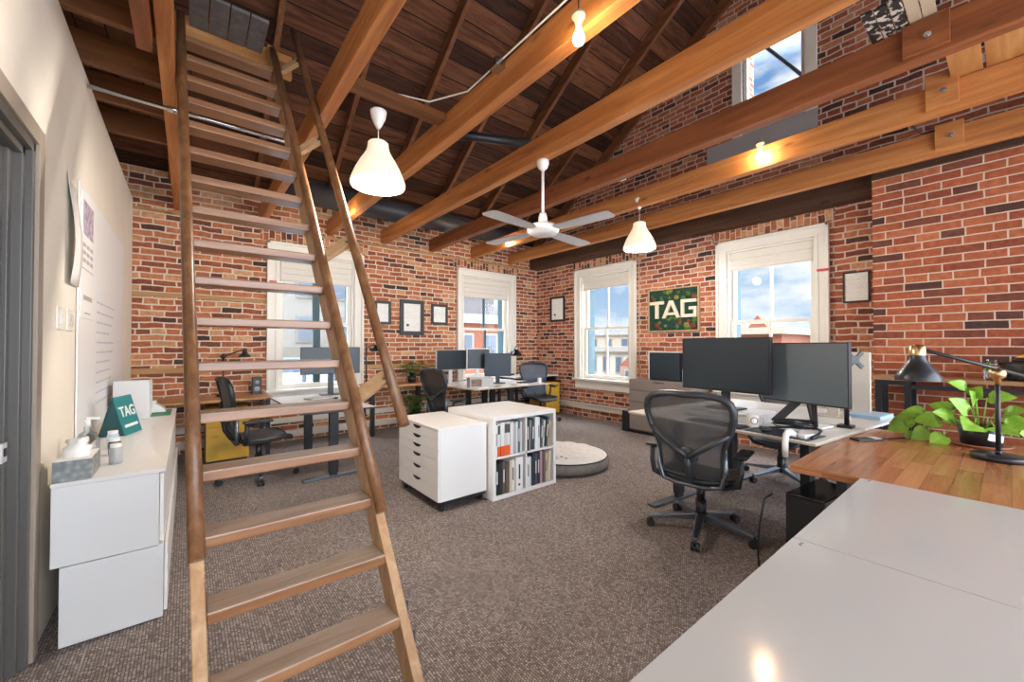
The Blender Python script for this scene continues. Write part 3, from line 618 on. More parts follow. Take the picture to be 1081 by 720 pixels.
for k in (4.3, 8.2, 12.2, 16.2):
    p0 = Vector(lpt(k, 1, .035, -.005, -.02)); p1 = Vector(lpt(k, 1, .195, -.075, .115))
    br = B().bar(p0, p1, .03, .075, up=(0, .53, .85)).build('handrail_bracket', 'bracket', L, bevel=.004)
    q = p0.lerp(p1, .8); B().cyl(q+Vector((-.002,-.02,.004)), q+Vector((-.002,-.028,.004)), .008, n=8).build('screw', 'black', br)
for k, s in ((-.35, 1), (.1, 1)):
    p = Vector(lpt(k, 1, .042, .03, 0)); B().box(p.x, p.x+.015, p.y, p.y+.03, p.z, p.z+.05).build('foot_bracket', 'steel_dark', L)

# ------------------------------------------------------------------ left side
cab = thing('storage_cabinet', 'long low white cabinet in two tiers along the left wall', 'cabinet', (0,0,0))
B().box(-.485, -.11, 2.765, 5.36, .375, .745).build('upper_body', 'white', cab, bevel=.003)
B().box(-.487, -.085, 2.762, 5.38, .746, .764).build('cabinet_top', 'white', cab, bevel=.003)
B().box(-.455, -.09, 2.76, 5.36, .005, .372).build('lower_body', 'white', cab, bevel=.003)
for i in range(3):
    y0 = 2.79+.86*i
    B().box(-.108, -.092, y0, y0+.84, .385, .735).build('door', 'white', cab, bevel=.003)
    B().box(-.088, -.074, y0, y0+.84, .02, .365).build('drawer', 'white', cab, bevel=.003)
bx = thing('tissue_box', 'grey patterned tissue box with white tissue on the left cabinet', 'tissue box', (-.42, 2.90, .765))
m, nt, pb = new_mat('tissue_pattern'); tcn = nt.nodes.new('ShaderNodeTexCoord'); vv = nt.nodes.new('ShaderNodeTexVoronoi'); vv.inputs['Scale'].default_value = 38; vv.feature = 'SMOOTH_F1'
nt.links.new(tcn.outputs['Object'], vv.inputs['Vector']); rr = nt.nodes.new('ShaderNodeValToRGB'); rr.color_ramp.elements[0].color = (.42, .44, .43, 1); rr.color_ramp.elements[1].color = (.20, .22, .215, 1); rr.color_ramp.elements[1].position = .55
nt.links.new(vv.outputs['Distance'], rr.inputs['Fac']); nt.links.new(rr.outputs['Color'], pb.inputs['Base Color']); M['tissue_pattern'] = m
B().box(-.065, .065, -.12, .12, 0, .095).build('box_body', 'tissue_pattern', bx, bevel=.002)
B().box(-.062, .062, -.117, .117, .095, .098).build('box_top', 'paper', bx)
b = B(); rows = []
for i in range(6):
    rows.append([Vector((.05*math.cos(a)*(1-.08*i)+.012*rnd.uniform(-1,1), .075*math.sin(a)*(1-.12*i)+.012*rnd.uniform(-1,1), .095+.016*i+.012*rnd.uniform(0,1)*(i > 0))) for a in [2*math.pi*j/10 for j in range(11)]])
for r_ in rows: r_[-1] = r_[0].copy()
b.grid(rows); b.build('tissue', 'paper', bx)
t = thing('pump_bottle', 'clear plastic bottle behind the tissue box', 'bottle', (-.43, 3.22, .765))
B().lathe([(.001, 0), (.048, .002), (.05, .02), (.05, .11), (.035, .15), (.016, .165), (.016, .185)]).build('bottle_body', 'clear', t)
B().lathe([(.046, .005), (.046, .06), (.001, .06)]).build('liquid', 'blue_pale', t)
B().cyl((0,0,.185), (0,0,.23), .012).bar((-.005,0,.235), (.05,0,.23), .016, .012).build('pump', 'white_plastic', t)
for x, y, hgt, m1, lab in ((-.33, 3.30, .09, 'graphite', 'small dark jar with pale lid left of the teal calendar'), (-.30, 3.05, .10, 'grey', 'small grey tin right of the tissue box'), (-.36, 3.52, .10, 'blue_pale', 'small pale blue jar just in front of the teal calendar')):
    t = thing('small_jar', lab, 'jar', (x, y, .765), 0, 'small jars on the left cabinet')
    B().lathe([(.001, 0), (.026, .001), (.028, .01), (.028, hgt-.02), (.022, hgt-.012)]).build('jar_body', m1, t)
    B().lathe([(.024, hgt-.012), (.024, hgt+.006), (.001, hgt+.007)]).build('jar_lid', 'white_plastic', t)
def text_mesh(name, s, size, mat, parent, mtx, depth=.001, bold=False):
    cu = bpy.data.curves.new('txt', 'FONT'); cu.body = s; cu.size = size; cu.extrude = depth; cu.align_x = 'CENTER'; cu.align_y = 'CENTER'
    if bold: cu.offset = size*.02
    o = bpy.data.objects.new('txt', cu); C.objects.link(o); bpy.context.view_layer.update()
    me = bpy.data.meshes.new_from_object(o.evaluated_get(bpy.context.evaluated_depsgraph_get())); me.transform(mtx)
    bpy.data.objects.remove(o); me.materials.clear(); me.materials.append(M[mat])
    n = bpy.data.objects.new(name, me); C.objects.link(n); n.parent = parent; return n
t = thing('desk_calendar', 'teal tent shaped desk calendar marked TAG on the left cabinet', 'calendar', (-.375, 4.06, .765), R(-17))
# tent: cover leans; ridge along y
B().hexa([(-.075,-.12,0),(-.07,-.12,0),(-.07,.12,0),(-.075,.12,0),(-.005,-.12,.27),(0,-.12,.27),(0,.12,.27),(-.005,.12,.27)]).build('rear_board', 'teal_dark', t)
B().hexa([(.07,-.12,0),(.076,-.12,0),(.076,.12,0),(.07,.12,0),(0,-.12,.272),(.006,-.12,.272),(.006,.12,.272),(0,.12,.272)]).build('front_board', 'teal', t)
B().prism([(-.068,.0),(.068,.0),(0,.262)], -.117, -.112, axis=1).build('side_panel', 'teal_dark', t)
tilt = math.atan2(.07, .272)
mt = Matrix.Translation((.0372, 0, .16)) @ Matrix.Rotation(-tilt, 4, 'Y') @ Matrix.Rotation(R(90), 4, 'Z') @ Matrix.Rotation(R(90), 4, 'X')
text_mesh('lettering', 'TAG', .105, 'paper', t, mt, bold=True)
mt2 = Matrix.Translation((.0612, 0, .062)) @ Matrix.Rotation(-tilt, 4, 'Y') @ Matrix.Rotation(R(90), 4, 'Z') @ Matrix.Rotation(R(90), 4, 'X')
B().obox((0,0,0), (.18, .02, .002), Matrix.Identity(3)).build('lettering_line', 'paper', t).data.transform(mt2)
for i, (y, m1, lab) in enumerate(((4.80, 'grey_light', 'front grey file box standing on the left cabinet'), (4.93, 'paper', 'middle white file box behind the grey one'), (5.06, 'paper', 'rear white file box on the left cabinet'))):
    t = thing('file_box', lab, 'file box', (-.375, y, .765), 0, 'file boxes on the left cabinet')
    B().box(-.115, .115, -.05, .05, 0, .335-.01*i).build('box_body', m1, t, bevel=.003)
    B().box(.1155, .118, -.03, .03, .06, .28).build('spine_label', 'paper_text', t)
tag(B().box(-.30, -.12, 4.86, 5.30, .7645, .768).build('folder', 'green'), 'flat green folder on the far end of the left cabinet', 'folder')
t = thing('desk_phone', 'small white wedge shaped desk phone on the green folder', 'telephone', (-.22, 5.18, .768))
B().prism([(-.06,0),(.06,0),(.05,.03),(-.02,.085),(-.06,.085)], -.08, .08, axis=1).build('phone_body', 'white_plastic', t, bevel=.004)
B().bar((-.03,-.075,.098), (-.03,.075,.098), .04, .02).build('handset', 'white_plastic', t, bevel=.005)
# paper on the wall, whiteboard, switches
o = tag(B().box(XL+.003, XL+.012, 3.60, 5.76, .80, 2.43).build('whiteboard', 'board_white', bevel=.003), 'large frameless whiteboard on the left wall', 'whiteboard')
b = B()
for i in range(11):
    z = 1.72-.075*i; y = 4.25
    while y < 5.0-.04*(i % 4):
        wv = rnd.uniform(.05, .16); b.box(XL+.0121, XL+.0125, y, y+wv, z, z+.014); y += wv+.03
b.build('faint_writing', 'ink_faint', o)
t = tag(B().grid([[Vector((XL+.012+.018*math.sin(4.2*q)+.012*(i == 0), 3.30+.28*i/3, 1.76+.62*q)) for i in range(4)] for q in [j/10 for j in range(11)]]).build('hanging_chart', 'paper'), 'plain white sheet of paper curling off the left wall beside the door', 'paper')
so = t.modifiers.new('solid', 'SOLIDIFY'); so.thickness = .002
t = thing('wall_calendar', 'printed white calendar sheet taped to the whiteboard', 'calendar', (XL+.0125, 3.86, 1.58))
B().box(0, .004, -.21, .21, 0, .80).build('calendar_sheet', 'paper', t)
B().box(.0041, .0048, -.17, .17, .54, .76).build('calendar_picture', plain('lilac', (.42, .35, .45), .6, var=.5, vscale=25), t)
b = B()
for i in range(3):
    for j in range(3): b.box(.0041, .0047, -.17+.12*i, -.08+.12*i, .36+.05*j, .385+.05*j)
b.box(.0041, .0047, -.19, .19, .315, .322).box(.0041, .0047, -.14, .14, .12, .15).box(.0041, .0047, -.10, .10, .03, .04)
b.build('calendar_print', 'grey', t)
for y, lab in ((3.20, 'blank white switch plate, left of the pair by the door'), (3.42, 'white light switch plate, right of the pair by the door')):
    t = thing('switch_plate', lab, 'light switch', (XL, y, 1.55), 0, 'switch plates by the door')
    B().box(0, .008, -.07, .07, -.062, .062).build('cover_plate', 'white_paint', t, bevel=.003)
    if y > 3.3: B().box(.008, .014, -.045, -.015, -.034, .034).box(.008, .014, .015, .045, -.034, .034).build('rocker', 'putty', t, bevel=.002)
    else: B().box(.008, .013, -.022, .022, -.034, .034).build('rocker', 'white_plastic', t, bevel=.002)

# ------------------------------------------------------------------ office chairs
def make_chair(name, label, net='seat_net', base_ang=64, frame='graphite'):
    t = thing(name, label, 'office chair')
    rows = [(.47, .205, -.205), (.54, .21, -.232), (.62, .212, -.25), (.69, .222, -.26), (.76, .247, -.268), (.83, .275, -.277), (.90, .292, -.288), (.96, .294, -.30), (1.01, .278, -.312), (1.04, .245, -.32), (1.056, .18, -.325), (1.062, .09, -.327)]
    b = B(); g = []
    for z, w, y in rows: g.append([Vector((w*u, y-.035*(1-u*u), z)) for u in [-1+.25*i for i in range(9)]])
    b.grid(g); back = b.build('backrest_mesh', net, t)
    path = [Vector((w, y, z)) for z, w, y in rows]+[Vector((0, -.363, 1.064))]+[Vector((-w, y, z)) for z, w, y in reversed(rows)]
    path += [Vector((-.12, -.218, .462)), Vector((0, -.224, .46)), Vector((.12, -.218, .462))]
    n = len(path); rad = [.014+.016*max(0, min(1, (p.z-.6)/.35)) for p in path]
    B().tube(path, rad, n=10, closed=True, flat=.8).build('backrest_frame', frame, t)
    # Y shaped spine behind the mesh and the lower bracket
    b = B()
    for s in (-1, 1): b.tube([(s*.265, -.292, .80), (s*.17, -.318, .735), (s*.07, -.325, .665), (0, -.315, .62)], [.016, .019, .021, .022], n=8)
    b.tube([(0, -.315, .63), (0, -.30, .54), (0, -.25, .455), (0, -.17, .41)], [.022, .024, .026, .03], n=10)
    b.build('spine', frame, t)
    b = B()
    b.tube([(.225, -.235, .665), (.228, -.235, .52), (.20, -.225, .42), (.10, -.215, .395), (-.10, -.215, .395), (-.20, -.225, .42), (-.228, -.235, .52), (-.225, -.235, .665)], .017, n=10)
    b.build('lumbar_bracket', 'steel_dark' if frame == 'graphite' else frame, t)
    B().ball((0, -.305, .63), .05, sc=(1.5, .4, 1.2)).build('lumbar_pad', frame, t)
    # seat
    g = []
    for y, w, z in ((-.20, .20, .455), (-.12, .235, .447), (0, .25, .447), (.12, .25, .453), (.20, .235, .458), (.25, .20, .445), (.275, .17, .42)):
        g.append([Vector((w*u, y, z-.02*(1-u*u))) for u in [-1+.25*i for i in range(9)]])
    b = B(); b.grid(g); b.grid([[p+Vector((0,0,-.022)) for p in r_] for r_ in g]); b.build('seat', 'black', t, recalc=False)
    pth = [g[i][8] for i in range(7)]+[g[6][4]]+[g[6-i][0] for i in range(7)]+[g[0][4]]
    B().tube([p+Vector((0,0,-.012)) for p in pth], .021, n=10, closed=True).build('seat_frame', frame, t)
    for s in (-1, 1):
        a = B(); a.tube([(s*.19, -.16, .40), (s*.29, -.17, .44), (s*.305, -.17, .52), (s*.305, -.165, .62)], [.02, .022, .02, .018], n=10)
        a.tube([(s*.305, -.165, .60), (s*.305, -.07, .615), (s*.303, .03, .60)], [.013, .012, .008], n=8)
        ao = a.build('armrest', frame, t)
        B().box(s*.305-.045, s*.305+.045, -.20, .06, .625, .65).build('arm_pad', 'black', ao, bevel=.012, seg=3)
    b = B(); b.box(-.12, .12, -.16, .10, .365, .42); b.build('tilt_mechanism', 'black', t, bevel=.015, seg=3)
    B().cyl((0,0,.19), (0,0,.37), .03, n=16).cyl((0,0,.10), (0,0,.24), .038, n=16).build('gas_column', 'black', t)
    B().lathe([(.001, .075), (.055, .08), (.062, .10), (.05, .135), (.04, .14)], n=20).build('base_hub', frame, t)
    for k in range(5):
        an = R(base_ang+72*k); d = Vector((math.cos(an), math.sin(an), 0)); p = Vector((-math.sin(an), math.cos(an), 0)); rr_ = .365; vs = []
        for r0, w, za, zb in ((.04, .028, .085, .135), (rr_, .018, .066, .088)):
            vs += [d*r0-p*w+Vector((0,0,za)), d*r0+p*w+Vector((0,0,za)), d*r0+p*w+Vector((0,0,zb)), d*r0-p*w+Vector((0,0,zb))]
        lb = B(); lb._add(vs, [(0,1,2,3),(7,6,5,4),(4,5,1,0),(5,6,2,1),(6,7,3,2),(7,4,0,3)])
        lg = lb.build('base_leg', 'steel_dark' if frame == 'graphite' else 'black', t, bevel=.005)
        c = d*rr_; cb = B()
        for s in (-1, 1): cb.cyl(c+p*(s*.008)+Vector((0,0,.029)), c+p*(s*.028)+Vector((0,0,.029)), .029, n=16)
        cb.cyl(c+Vector((0,0,.03)), c+Vector((0,0,.075)), .008, n=8); cb.build('caster', 'black', lg)
    return t
ch = make_chair('office_chair', 'grey mesh back office chair in front of the two large monitors')
ch['group'] = 'mesh office chairs'
spots = [((.60, 5.08, 0), R(-85), 'black mesh office chair seen from its side behind the ladder'),
         ((3.02, 5.20, 0), R(-84), 'black mesh office chair at the left end of the back desks'),
         ((5.22, 5.60, 0), R(165), 'bluish mesh office chair near the room corner by the yellow file cabinet')]
spots.append(((4.86, 1.52, 0), R(92), 'office chair on the far side of the right desk, base showing below it'))
kids = []
for loc, rz, lab in spots:
    c = copy_tree(ch); c.location = loc; c.rotation_euler = (0,0,rz); c['label'] = lab; kids.append(c)
ch.location = (3.05, 1.49, 0); ch.rotation_euler = (0,0,R(-80))
for o in kids[0].children:
    if o.name.startswith(('backrest_frame', 'armrest', 'spine')): o.data = o.data.copy(); o.data.materials[0] = M['black']
for o in kids[1].children:
    if o.name.startswith('backrest_mesh'): o.data = o.data.copy(); o.data.materials[0] = M['seat_net_black']
for o in kids[2].children:
    if o.name.startswith('backrest_mesh'): o.data = o.data.copy(); o.data.materials[0] = M['seat_net_blue']

# ------------------------------------------------------------------ furniture builders
def desk_lamp(loc, rot, label, arm=((0,0,.44), (.0,.0,.44), (-.05,0,.47)), head=(.16, 0, .40), shade_r=.09, base_r=.10, tall=.44, metal='black_metal', joint='brass', group='black desk lamps', tilt=0, hs=1.0):
    t = thing('desk_lamp', label, 'desk lamp', loc, rot, group)
    B().lathe([(.001, 0), (base_r, .001), (base_r, .022), (base_r*.97, .028), (.001, .03)], n=36).build('lamp_base', metal, t)
    B().cyl((0,0,.028), (0,0,tall-.02), .0105, n=12).cyl((0,0,.03), (0,0,.05), .013, n=12).build('lamp_stem', metal, t)
    B().lathe([(.001, tall-.06), (.012, tall-.058), (.013, tall-.03), (.03, tall-.02), (.034, tall), (.03, tall+.018), (.012, tall+.028), (.001, tall+.03)], n=20).build('lamp_joint', joint, t)
    hx, hy, hz = head
    B().cyl(arm[0], arm[1], .0095, n=10).build('lamp_arm', metal, t)
    m4 = Matrix.Rotation(tilt, 3, 'Y') @ Matrix.Diagonal((1, 1, hs)); r = shade_r
    B().lathe([(r, 0), (r*.985, r*.14), (r*.80, r*.42), (r*.50, r*.72), (r*.36, r*.95), (r*.33, r*1.15)], head, n=32, M4=m4).lathe([(r*.98, .002), (r*.78, r*.42), (r*.48, r*.70), (.001, r*.75)], head, n=32, M4=m4).build('lamp_shade', metal, t)
    B().lathe([(r*.35, r*1.1), (r*.36, r*1.5), (r*.2, r*1.56), (.001, r*1.57)], head, n=16, M4=m4).build('lamp_neck', joint, t)
    return t
def monitor(loc, rot, w, h, lift, label, mat_face='screen', edge='black', stand='foot', group=None, bez=.012):
    """screen faces local -y; loc = foot on the surface"""
    t = thing('monitor', label, 'monitor', loc, rot, group)
    B().box(-w/2, w/2, -.005, .03, lift, lift+h).build('monitor_housing', edge, t, bevel=.004)
    B().box(-w/2+bez, w/2-bez, -.0075, -.0052, lift+bez*1.4, lift+h-bez).build('screen', mat_face, t)
    if stand == 'foot':
        B().box(-.035, .035, .032, .055, .01, lift+h*.5).build('stand_neck', edge, t, bevel=.004)
        B().box(-.13, .13, -.05, .13, 0, .012).build('stand_foot', edge, t, bevel=.004)
    elif stand == 'aframe':
        b = B()
        for s in (-1, 1): b.bar((s*.05, .045, lift+.02), (s*.14, -.09, .035), .055, .012, up=(0,1,.5))
        b.bar((0, .045, lift+.1), (0, .13, .03), .05, .014, up=(1,0,0)); b.build('stand_legs', edge, t)
        B().box(-.06, .06, .031, .055, lift+.0, lift+h*.55).build('stand_neck', edge, t, bevel=.004)
    return t
def sit_desk(name, loc, rot, lx, ly, z, label, posts, top='desk_white', edge='desk_edge', foot=.68):
    """top spans local x 0..lx, y 0..ly; posts = y positions of the two lifting columns, feet run along x"""
    t = thing(name, label, 'desk', loc, rot)
    B().box(0, lx, 0, ly, z-.018, z).build('desk_top', top, t, bevel=.002)
    B().box(-.0015, lx+.0015, -.0015, ly+.0015, z-.017, z-.003).build('edge_band', edge, t)
    for y in posts:
        x = lx/2
        l = B().box(x-.045, x+.045, y-.03, y+.03, .05, z-.06).build('leg', 'black_metal', t, bevel=.003)
        B().box(x-.035, x+.035, y-.022, y+.022, .02, .05).build('lower_column', 'black', l)
        B().box(x-foot/2, x+foot/2, y-.04, y+.04, 0, .022).build('foot', 'steel_dark', l, bevel=.003)
        B().box(x-.25, x+.25, y-.02, y+.02, z-.06, z-.019).build('support_arm', 'black', l)
    B().box(lx/2-.02, lx/2+.02, posts[0], posts[1], z-.085, z-.06).build('crossbar', 'black', t)
    return t
def table4(name, loc, lx, ly, z, label, top, leg='black_metal', th=.035, lw=.045, inset=.03, cat='table', bev=.003, group=None):
    t = thing(name, label, cat, loc, 0, group)
    B().box(0, lx, 0, ly, z-th, z).build('table_top', top, t, bevel=bev)
    for sx in (0, 1):
        for sy in (0, 1):
            x = inset if sx == 0 else lx-inset-lw; y = inset if sy == 0 else ly-inset-lw
            B().box(x, x+lw, y, y+lw, 0, z-th).build('leg', leg, t, bevel=.002)
    B().box(inset+lw, lx-inset-lw, ly-inset-lw+.01, ly-inset-.01, z-th-.05, z-th).build('apron', leg, t)
    return t

# ------------------------------------------------------------------ back left corner
table4('wooden_desk', (-.30, 6.02, 0), 1.17, .68, .745, 'orange brown wooden desk in the back left corner behind the ladder', 'oak', th=.03)
def file_cab(name, loc, rot, w, d, h, nd, label, mat='mustard', gap='mustard_side', legs=True):
    t = thing(name, label, 'file cabinet', loc, rot, 'yellow file cabinets' if mat == 'mustard' else None)
    B().box(-w/2, w/2, .012, d, .03, h).build('cabinet_body', [gap if mat == 'mustard' else mat], t, bevel=.003)
    B().box(-w/2+.02, w/2-.02, .03, d-.02, 0, .03).build('plinth', 'black', t)
    hs = [(h-.04)/nd]*nd if nd != 2 else [(h-.04)*.66, (h-.04)*.34]
    z = .035
    for hh in hs:
        dr = B().box(-w/2+.004, w/2-.004, 0, .011, z+.003, z+hh-.003).build('drawer', mat, t, bevel=.002)
        zz = z+hh*.72
        B().box(-.05, .05, -.014, -.006, zz-.008, zz+.008).box(-.05, -.042, -.008, 0, zz-.008, zz+.008).box(.042, .05, -.008, 0, zz-.008, zz+.008).build('handle', 'steel' if mat != 'mustard' else mat, dr)
        B().box(-w/2+.06, -w/2+.12, -.003, 0, zz-.012, zz+.018).build('label_holder', 'steel' if mat != 'mustard' else gap, dr)
        z += hh
    return t
file_cab('file_cabinet', (.385, 5.93, 0), 0, .43, .60, .64, 2, 'yellow two drawer file cabinet under the wooden desk behind the ladder')
desk_lamp((.36, 6.45, .745), R(0), 'small black desk lamp on the wooden desk behind the ladder', arm=((0,0,.52), (.2,0,.60)), head=(.235, 0, .505), shade_r=.075, base_r=.07, tall=.52, joint='black_metal')
t = thing('desk_speaker', 'small black speaker on the wooden desk beside the window', 'speaker', (.74, 6.52, .745))
B().box(-.055, .055, -.05, .05, 0, .23).build('speaker_box', 'black', t, bevel=.004)
B().lathe([(.036, 0), (.036, -.004), (.001, -.006)], (0,-.051,.07), n=20, M4=Matrix.Rotation(R(-90), 3, 'X')).lathe([(.025, 0), (.025, -.004), (.001, -.006)], (0,-.051,.16), n=20, M4=Matrix.Rotation(R(-90), 3, 'X')).build('speaker_cone', 'grey', t)
t = sit_desk('standing_desk', (.86, 4.32, 0), R(1.5), .74, 1.60, .745, 'white standing desk before the window behind the ladder', (.24, 1.28), edge='black', foot=.6)
monitor((1.50, 5.72, .745), R(-3), .74, .36, .28, 'wide dark monitor in front of the window behind the ladder', edge='graphite', group='monitors')
t = thing('laptop', 'closed silver laptop on the white standing desk', 'laptop', (1.28, 5.38, .745), R(12))
B().box(-.15, .15, -.11, .11, 0, .009).build('laptop_base', 'steel', t, bevel=.003)
B().box(-.15, .15, -.11, .11, .010, .016).build('laptop_lid', 'grey_light', t, bevel=.003)
t = thing('computer_mouse', 'small dark mouse on the white standing desk', 'mouse', (1.44, 5.26, .745))
B().ball((0,0,.012), .03, sc=(.9, 1.5, .4)).build('mouse_body', 'black', t)
table4('wooden_table', (2.18, 6.18, 0), 1.09, .52, .78, 'orange brown wooden table against the back wall below the framed certificates', 'oak', th=.04, lw=.06)
t = thing('task_lamp', 'black lamp on a tall post right of the window behind the ladder', 'lamp', (2.24, 6.52, .78))
B().lathe([(.001,0),(.06,.001),(.06,.015),(.001,.016)]).build('lamp_base', 'black_metal', t)
B().cyl((0,0,.012), (0,0,.66), .012, n=10).build('lamp_post', 'black_metal', t)
B().cyl((0,0,.58), (.14,-.02,.66), .008, n=8).build('lamp_arm', 'black_metal', t)
B().lathe([(.072,0),(.068,.03),(.05,.06),(.025,.08),(.015,.11),(.001,.112)], (.14,-.02,.53)).lathe([(.07,.002),(.045,.055),(.001,.06)], (.14,-.02,.53)).build('lamp_shade', 'black_gloss', t)

def leaf(b, p, d, size, up=Vector((0,0,1)), fold=.25, mi=0):
    d = d.normalized(); s = d.cross(up)
    s = s.normalized() if s.length > .05 else Vector((1,0,0)); n = s.cross(d).normalized()
    prof = [(0, .0), (-.08, .28), (.10, .50), (.38, .50), (.68, .30), (1, 0)]
    mid = [p+d*(size*u)-n*(size*.22*u*u) for u, w in prof]
    for sg in (-1, 1):
        ed = [p+d*(size*u)+s*(sg*size*w*.9)+n*(size*(fold*w-.22*u*u)) for u, w in prof]
        b.grid([mid, ed], mi)
def foliage(b, c, n, spread, hmin, hmax, size, rg, stems=True):
    for i in range(n):
        a = rg.uniform(0, 2*math.pi); r = spread*math.sqrt(rg.uniform(.03, 1)); h = rg.uniform(hmin, hmax)
        p = Vector((c[0]+r*math.cos(a), c[1]+r*math.sin(a), c[2]+h))
        if stems: b.tube([Vector(c), Vector((c[0]+.5*r*math.cos(a), c[1]+.5*r*math.sin(a), c[2]+max(h, 0)*.75+.02)), p], .0025, n=5, mi=1)
        leaf(b, p, Vector((math.cos(a), math.sin(a), rg.uniform(-.5, .5))), size*rg.uniform(.7, 1.25))
def potted(loc, label, n, spread, h0, h1, size, pot_r, pot_h, seed, leafm='leaf_dark', potm='black'):
    t = thing('potted_plant', label, 'plant', loc, 0, 'potted plants'); rg = random.Random(seed)
    B().lathe([(.001, 0), (pot_r*.75, .001), (pot_r, pot_h), (pot_r*.93, pot_h), (pot_r*.9, pot_h*.9), (.001, pot_h*.9)], n=24).build('plant_pot', potm, t)
    b = B(); foliage(b, (0,0,pot_h*.9), n, spread, h0, h1, size, rg); b.build('foliage', [leafm, 'leaf_dark'], t, recalc=False)
    return t
potted((2.98, 6.42, .78), 'bushy green plant in a dark pot on the wooden table by the back wall', 70, .24, .02, .26, .07, .08, .11, 3)
potted((3.02, 6.42, 0), 'leafy plant standing on the floor under the wooden table by the back wall', 60, .20, .1, .36, .08, .13, .24, 5)

# framed certificates
def cert(loc, rot, w, h, fw, label, frame='frame_grey', seal=False, matt=False):
    t = thing('framed_certificate', label, 'framed certificate', loc, rot, 'framed certificates')
    b = B(); b.box(-w/2, w/2, -.025, 0, h/2-fw, h/2).box(-w/2, w/2, -.025, 0, -h/2, -h/2+fw).box(-w/2, -w/2+fw, -.025, 0, -h/2+fw, h/2-fw).box(w/2-fw, w/2, -.025, 0, -h/2+fw, h/2-fw)
    b.build('picture_frame', frame, t, bevel=.002)
    s = B().box(-w/2+fw, w/2-fw, -.012, -.004, -h/2+fw, h/2-fw).build('document', 'cert', t)
    if seal: B().cyl((-w*.18, -.0125, -h*.22), (-w*.18, -.014, -h*.22), .025, n=14).build('seal', 'black', s)
    return t
cert((2.585, YB, 1.97), 0, .29, .40, .045, 'dark framed certificate half hidden behind the outer handrail')
cert((3.12, YB, 1.91), 0, .46, .63, .07, 'largest certificate on the back wall, in a wide dark grey frame', seal=True)
cert((3.67, YB, 1.99), 0, .34, .38, .045, 'small grey framed certificate next to the window on the back wall')
cert((XR, 6.07, 2.19), R(-90), .43, .54, .045, 'black framed certificate between the room corner and the corner window', 'black', seal=True)
cert((XR, 1.135, 2.10), R(-90), .25, .365, .018, 'thin black framed certificate between right window and brick pier', 'black')

# ------------------------------------------------------------------ back right desks
t = sit_desk('desk', (3.30, 4.98, 0), R(2), 1.62, .72, .755, 'long desk of pale wood in the middle of the back right group', (.12, .6), top='desk_white')
t = sit_desk('desk', (3.30, 5.735, 0), R(2), 1.62, .70, .745, 'white desk against the back window behind the other desk', (.1, .6))
monitor((3.47, 5.92, .745), R(6), .62, .34, .25, 'left dark monitor on the back desks', edge='grey_light', bez=.006, group='monitors')
monitor((3.93, 5.80, .745), R(-12), .44, .37, .245, 'white framed monitor in the middle of the back desks', edge='white_plastic', bez=.014, group='monitors')
monitor((4.17, 5.56, .757), R(-32), .46, .40, .12, 'dark blue monitor at the right of the back desks', edge='graphite', mat_face='blue_dark', group='monitors')
t = thing('desk_organizer', 'open grey wooden box on the back desk below the monitors', 'box', (3.58, 5.24, .757), R(-18))
b = B().box(-.19, .19, -.10, .10, 0, .012).box(-.19, .19, -.10, -.09, .012, .15).box(-.19, .19, .09, .10, .012, .15).box(-.19, -.18, -.09, .09, .012, .15).box(.18, .19, -.09, .09, .012, .15)
b.build('box_body', 'grey', t, bevel=.002); B().box(-.17, .0, -.1015, -.1005, .02, .13).build('dark_insert', plain('umber', (.18, .12, .09), .6, var=.5, vscale=30), t)
rg = random.Random(4)
for i, (x, y, r0, s, m1, lab) in enumerate(((4.02, 5.24, 12, (.24, .17), 'paper', 'white papers right of the grey box on the back desk'), (4.33, 5.16, -8, (.22, .16), 'paper', 'loose white sheet near the right end of the back desk'), (3.50, 5.065, 2, (.2, .10), 'paper', 'white sheet at the front left edge of the back desk'))):
    tag(B().box(-s[0]/2, s[0]/2, -s[1]/2, s[1]/2, 0, .006+.003*i).build('paper_stack', m1, None, (x, y, .757), R(r0)), lab, 'papers')
t = thing('keyboard', 'black keyboard at the right end of the back desk', 'keyboard', (4.66, 5.36, .757), R(5))
B().box(-.2, .2, -.06, .06, 0, .015).build('keyboard_body', 'black', t, bevel=.003); B().box(-.19, .19, -.05, .05, .015, .02).build('keys', 'graphite', t)
tag(B().box(0, .05, 0, .05, 0, .09).build('pencil_cup', 'white_plastic', None, (4.74, 5.12, .758), bevel=.004), 'small white cup at the front right of the back desk', 'cup')
desk_lamp((5.20, 6.50, .80), 0, 'shiny black desk lamp beside the back window near the corner', arm=((0,0,.47), (.03,-.15,.50)), head=(.03,-.15,.40), shade_r=.125, base_r=.08, tall=.47, metal='black_gloss', joint='steel')
ct = table4('corner_table', (4.96, 6.02, 0), 1.15, .66, .80, 'white topped table with black legs in the room corner', 'desk_white', th=.03)
B().box(1.085, 1.13, .08, .58, .02, .765).build('side_panel', 'black_metal', ct)
t = thing('paper_bag', 'crumpled beige paper bag lying on the corner table', 'bag', (5.72, 6.42, .80), R(20))
B().ball((0,0,.07), .16, n=16, m=8, sc=(1.2, .6, .44)).build('bag_body', 'tan', t)
file_cab('file_cabinet', (5.80, 5.86, 0), R(-4), .36, .55, .655, 3, 'yellow three drawer file cabinet in the room corner under the white table')

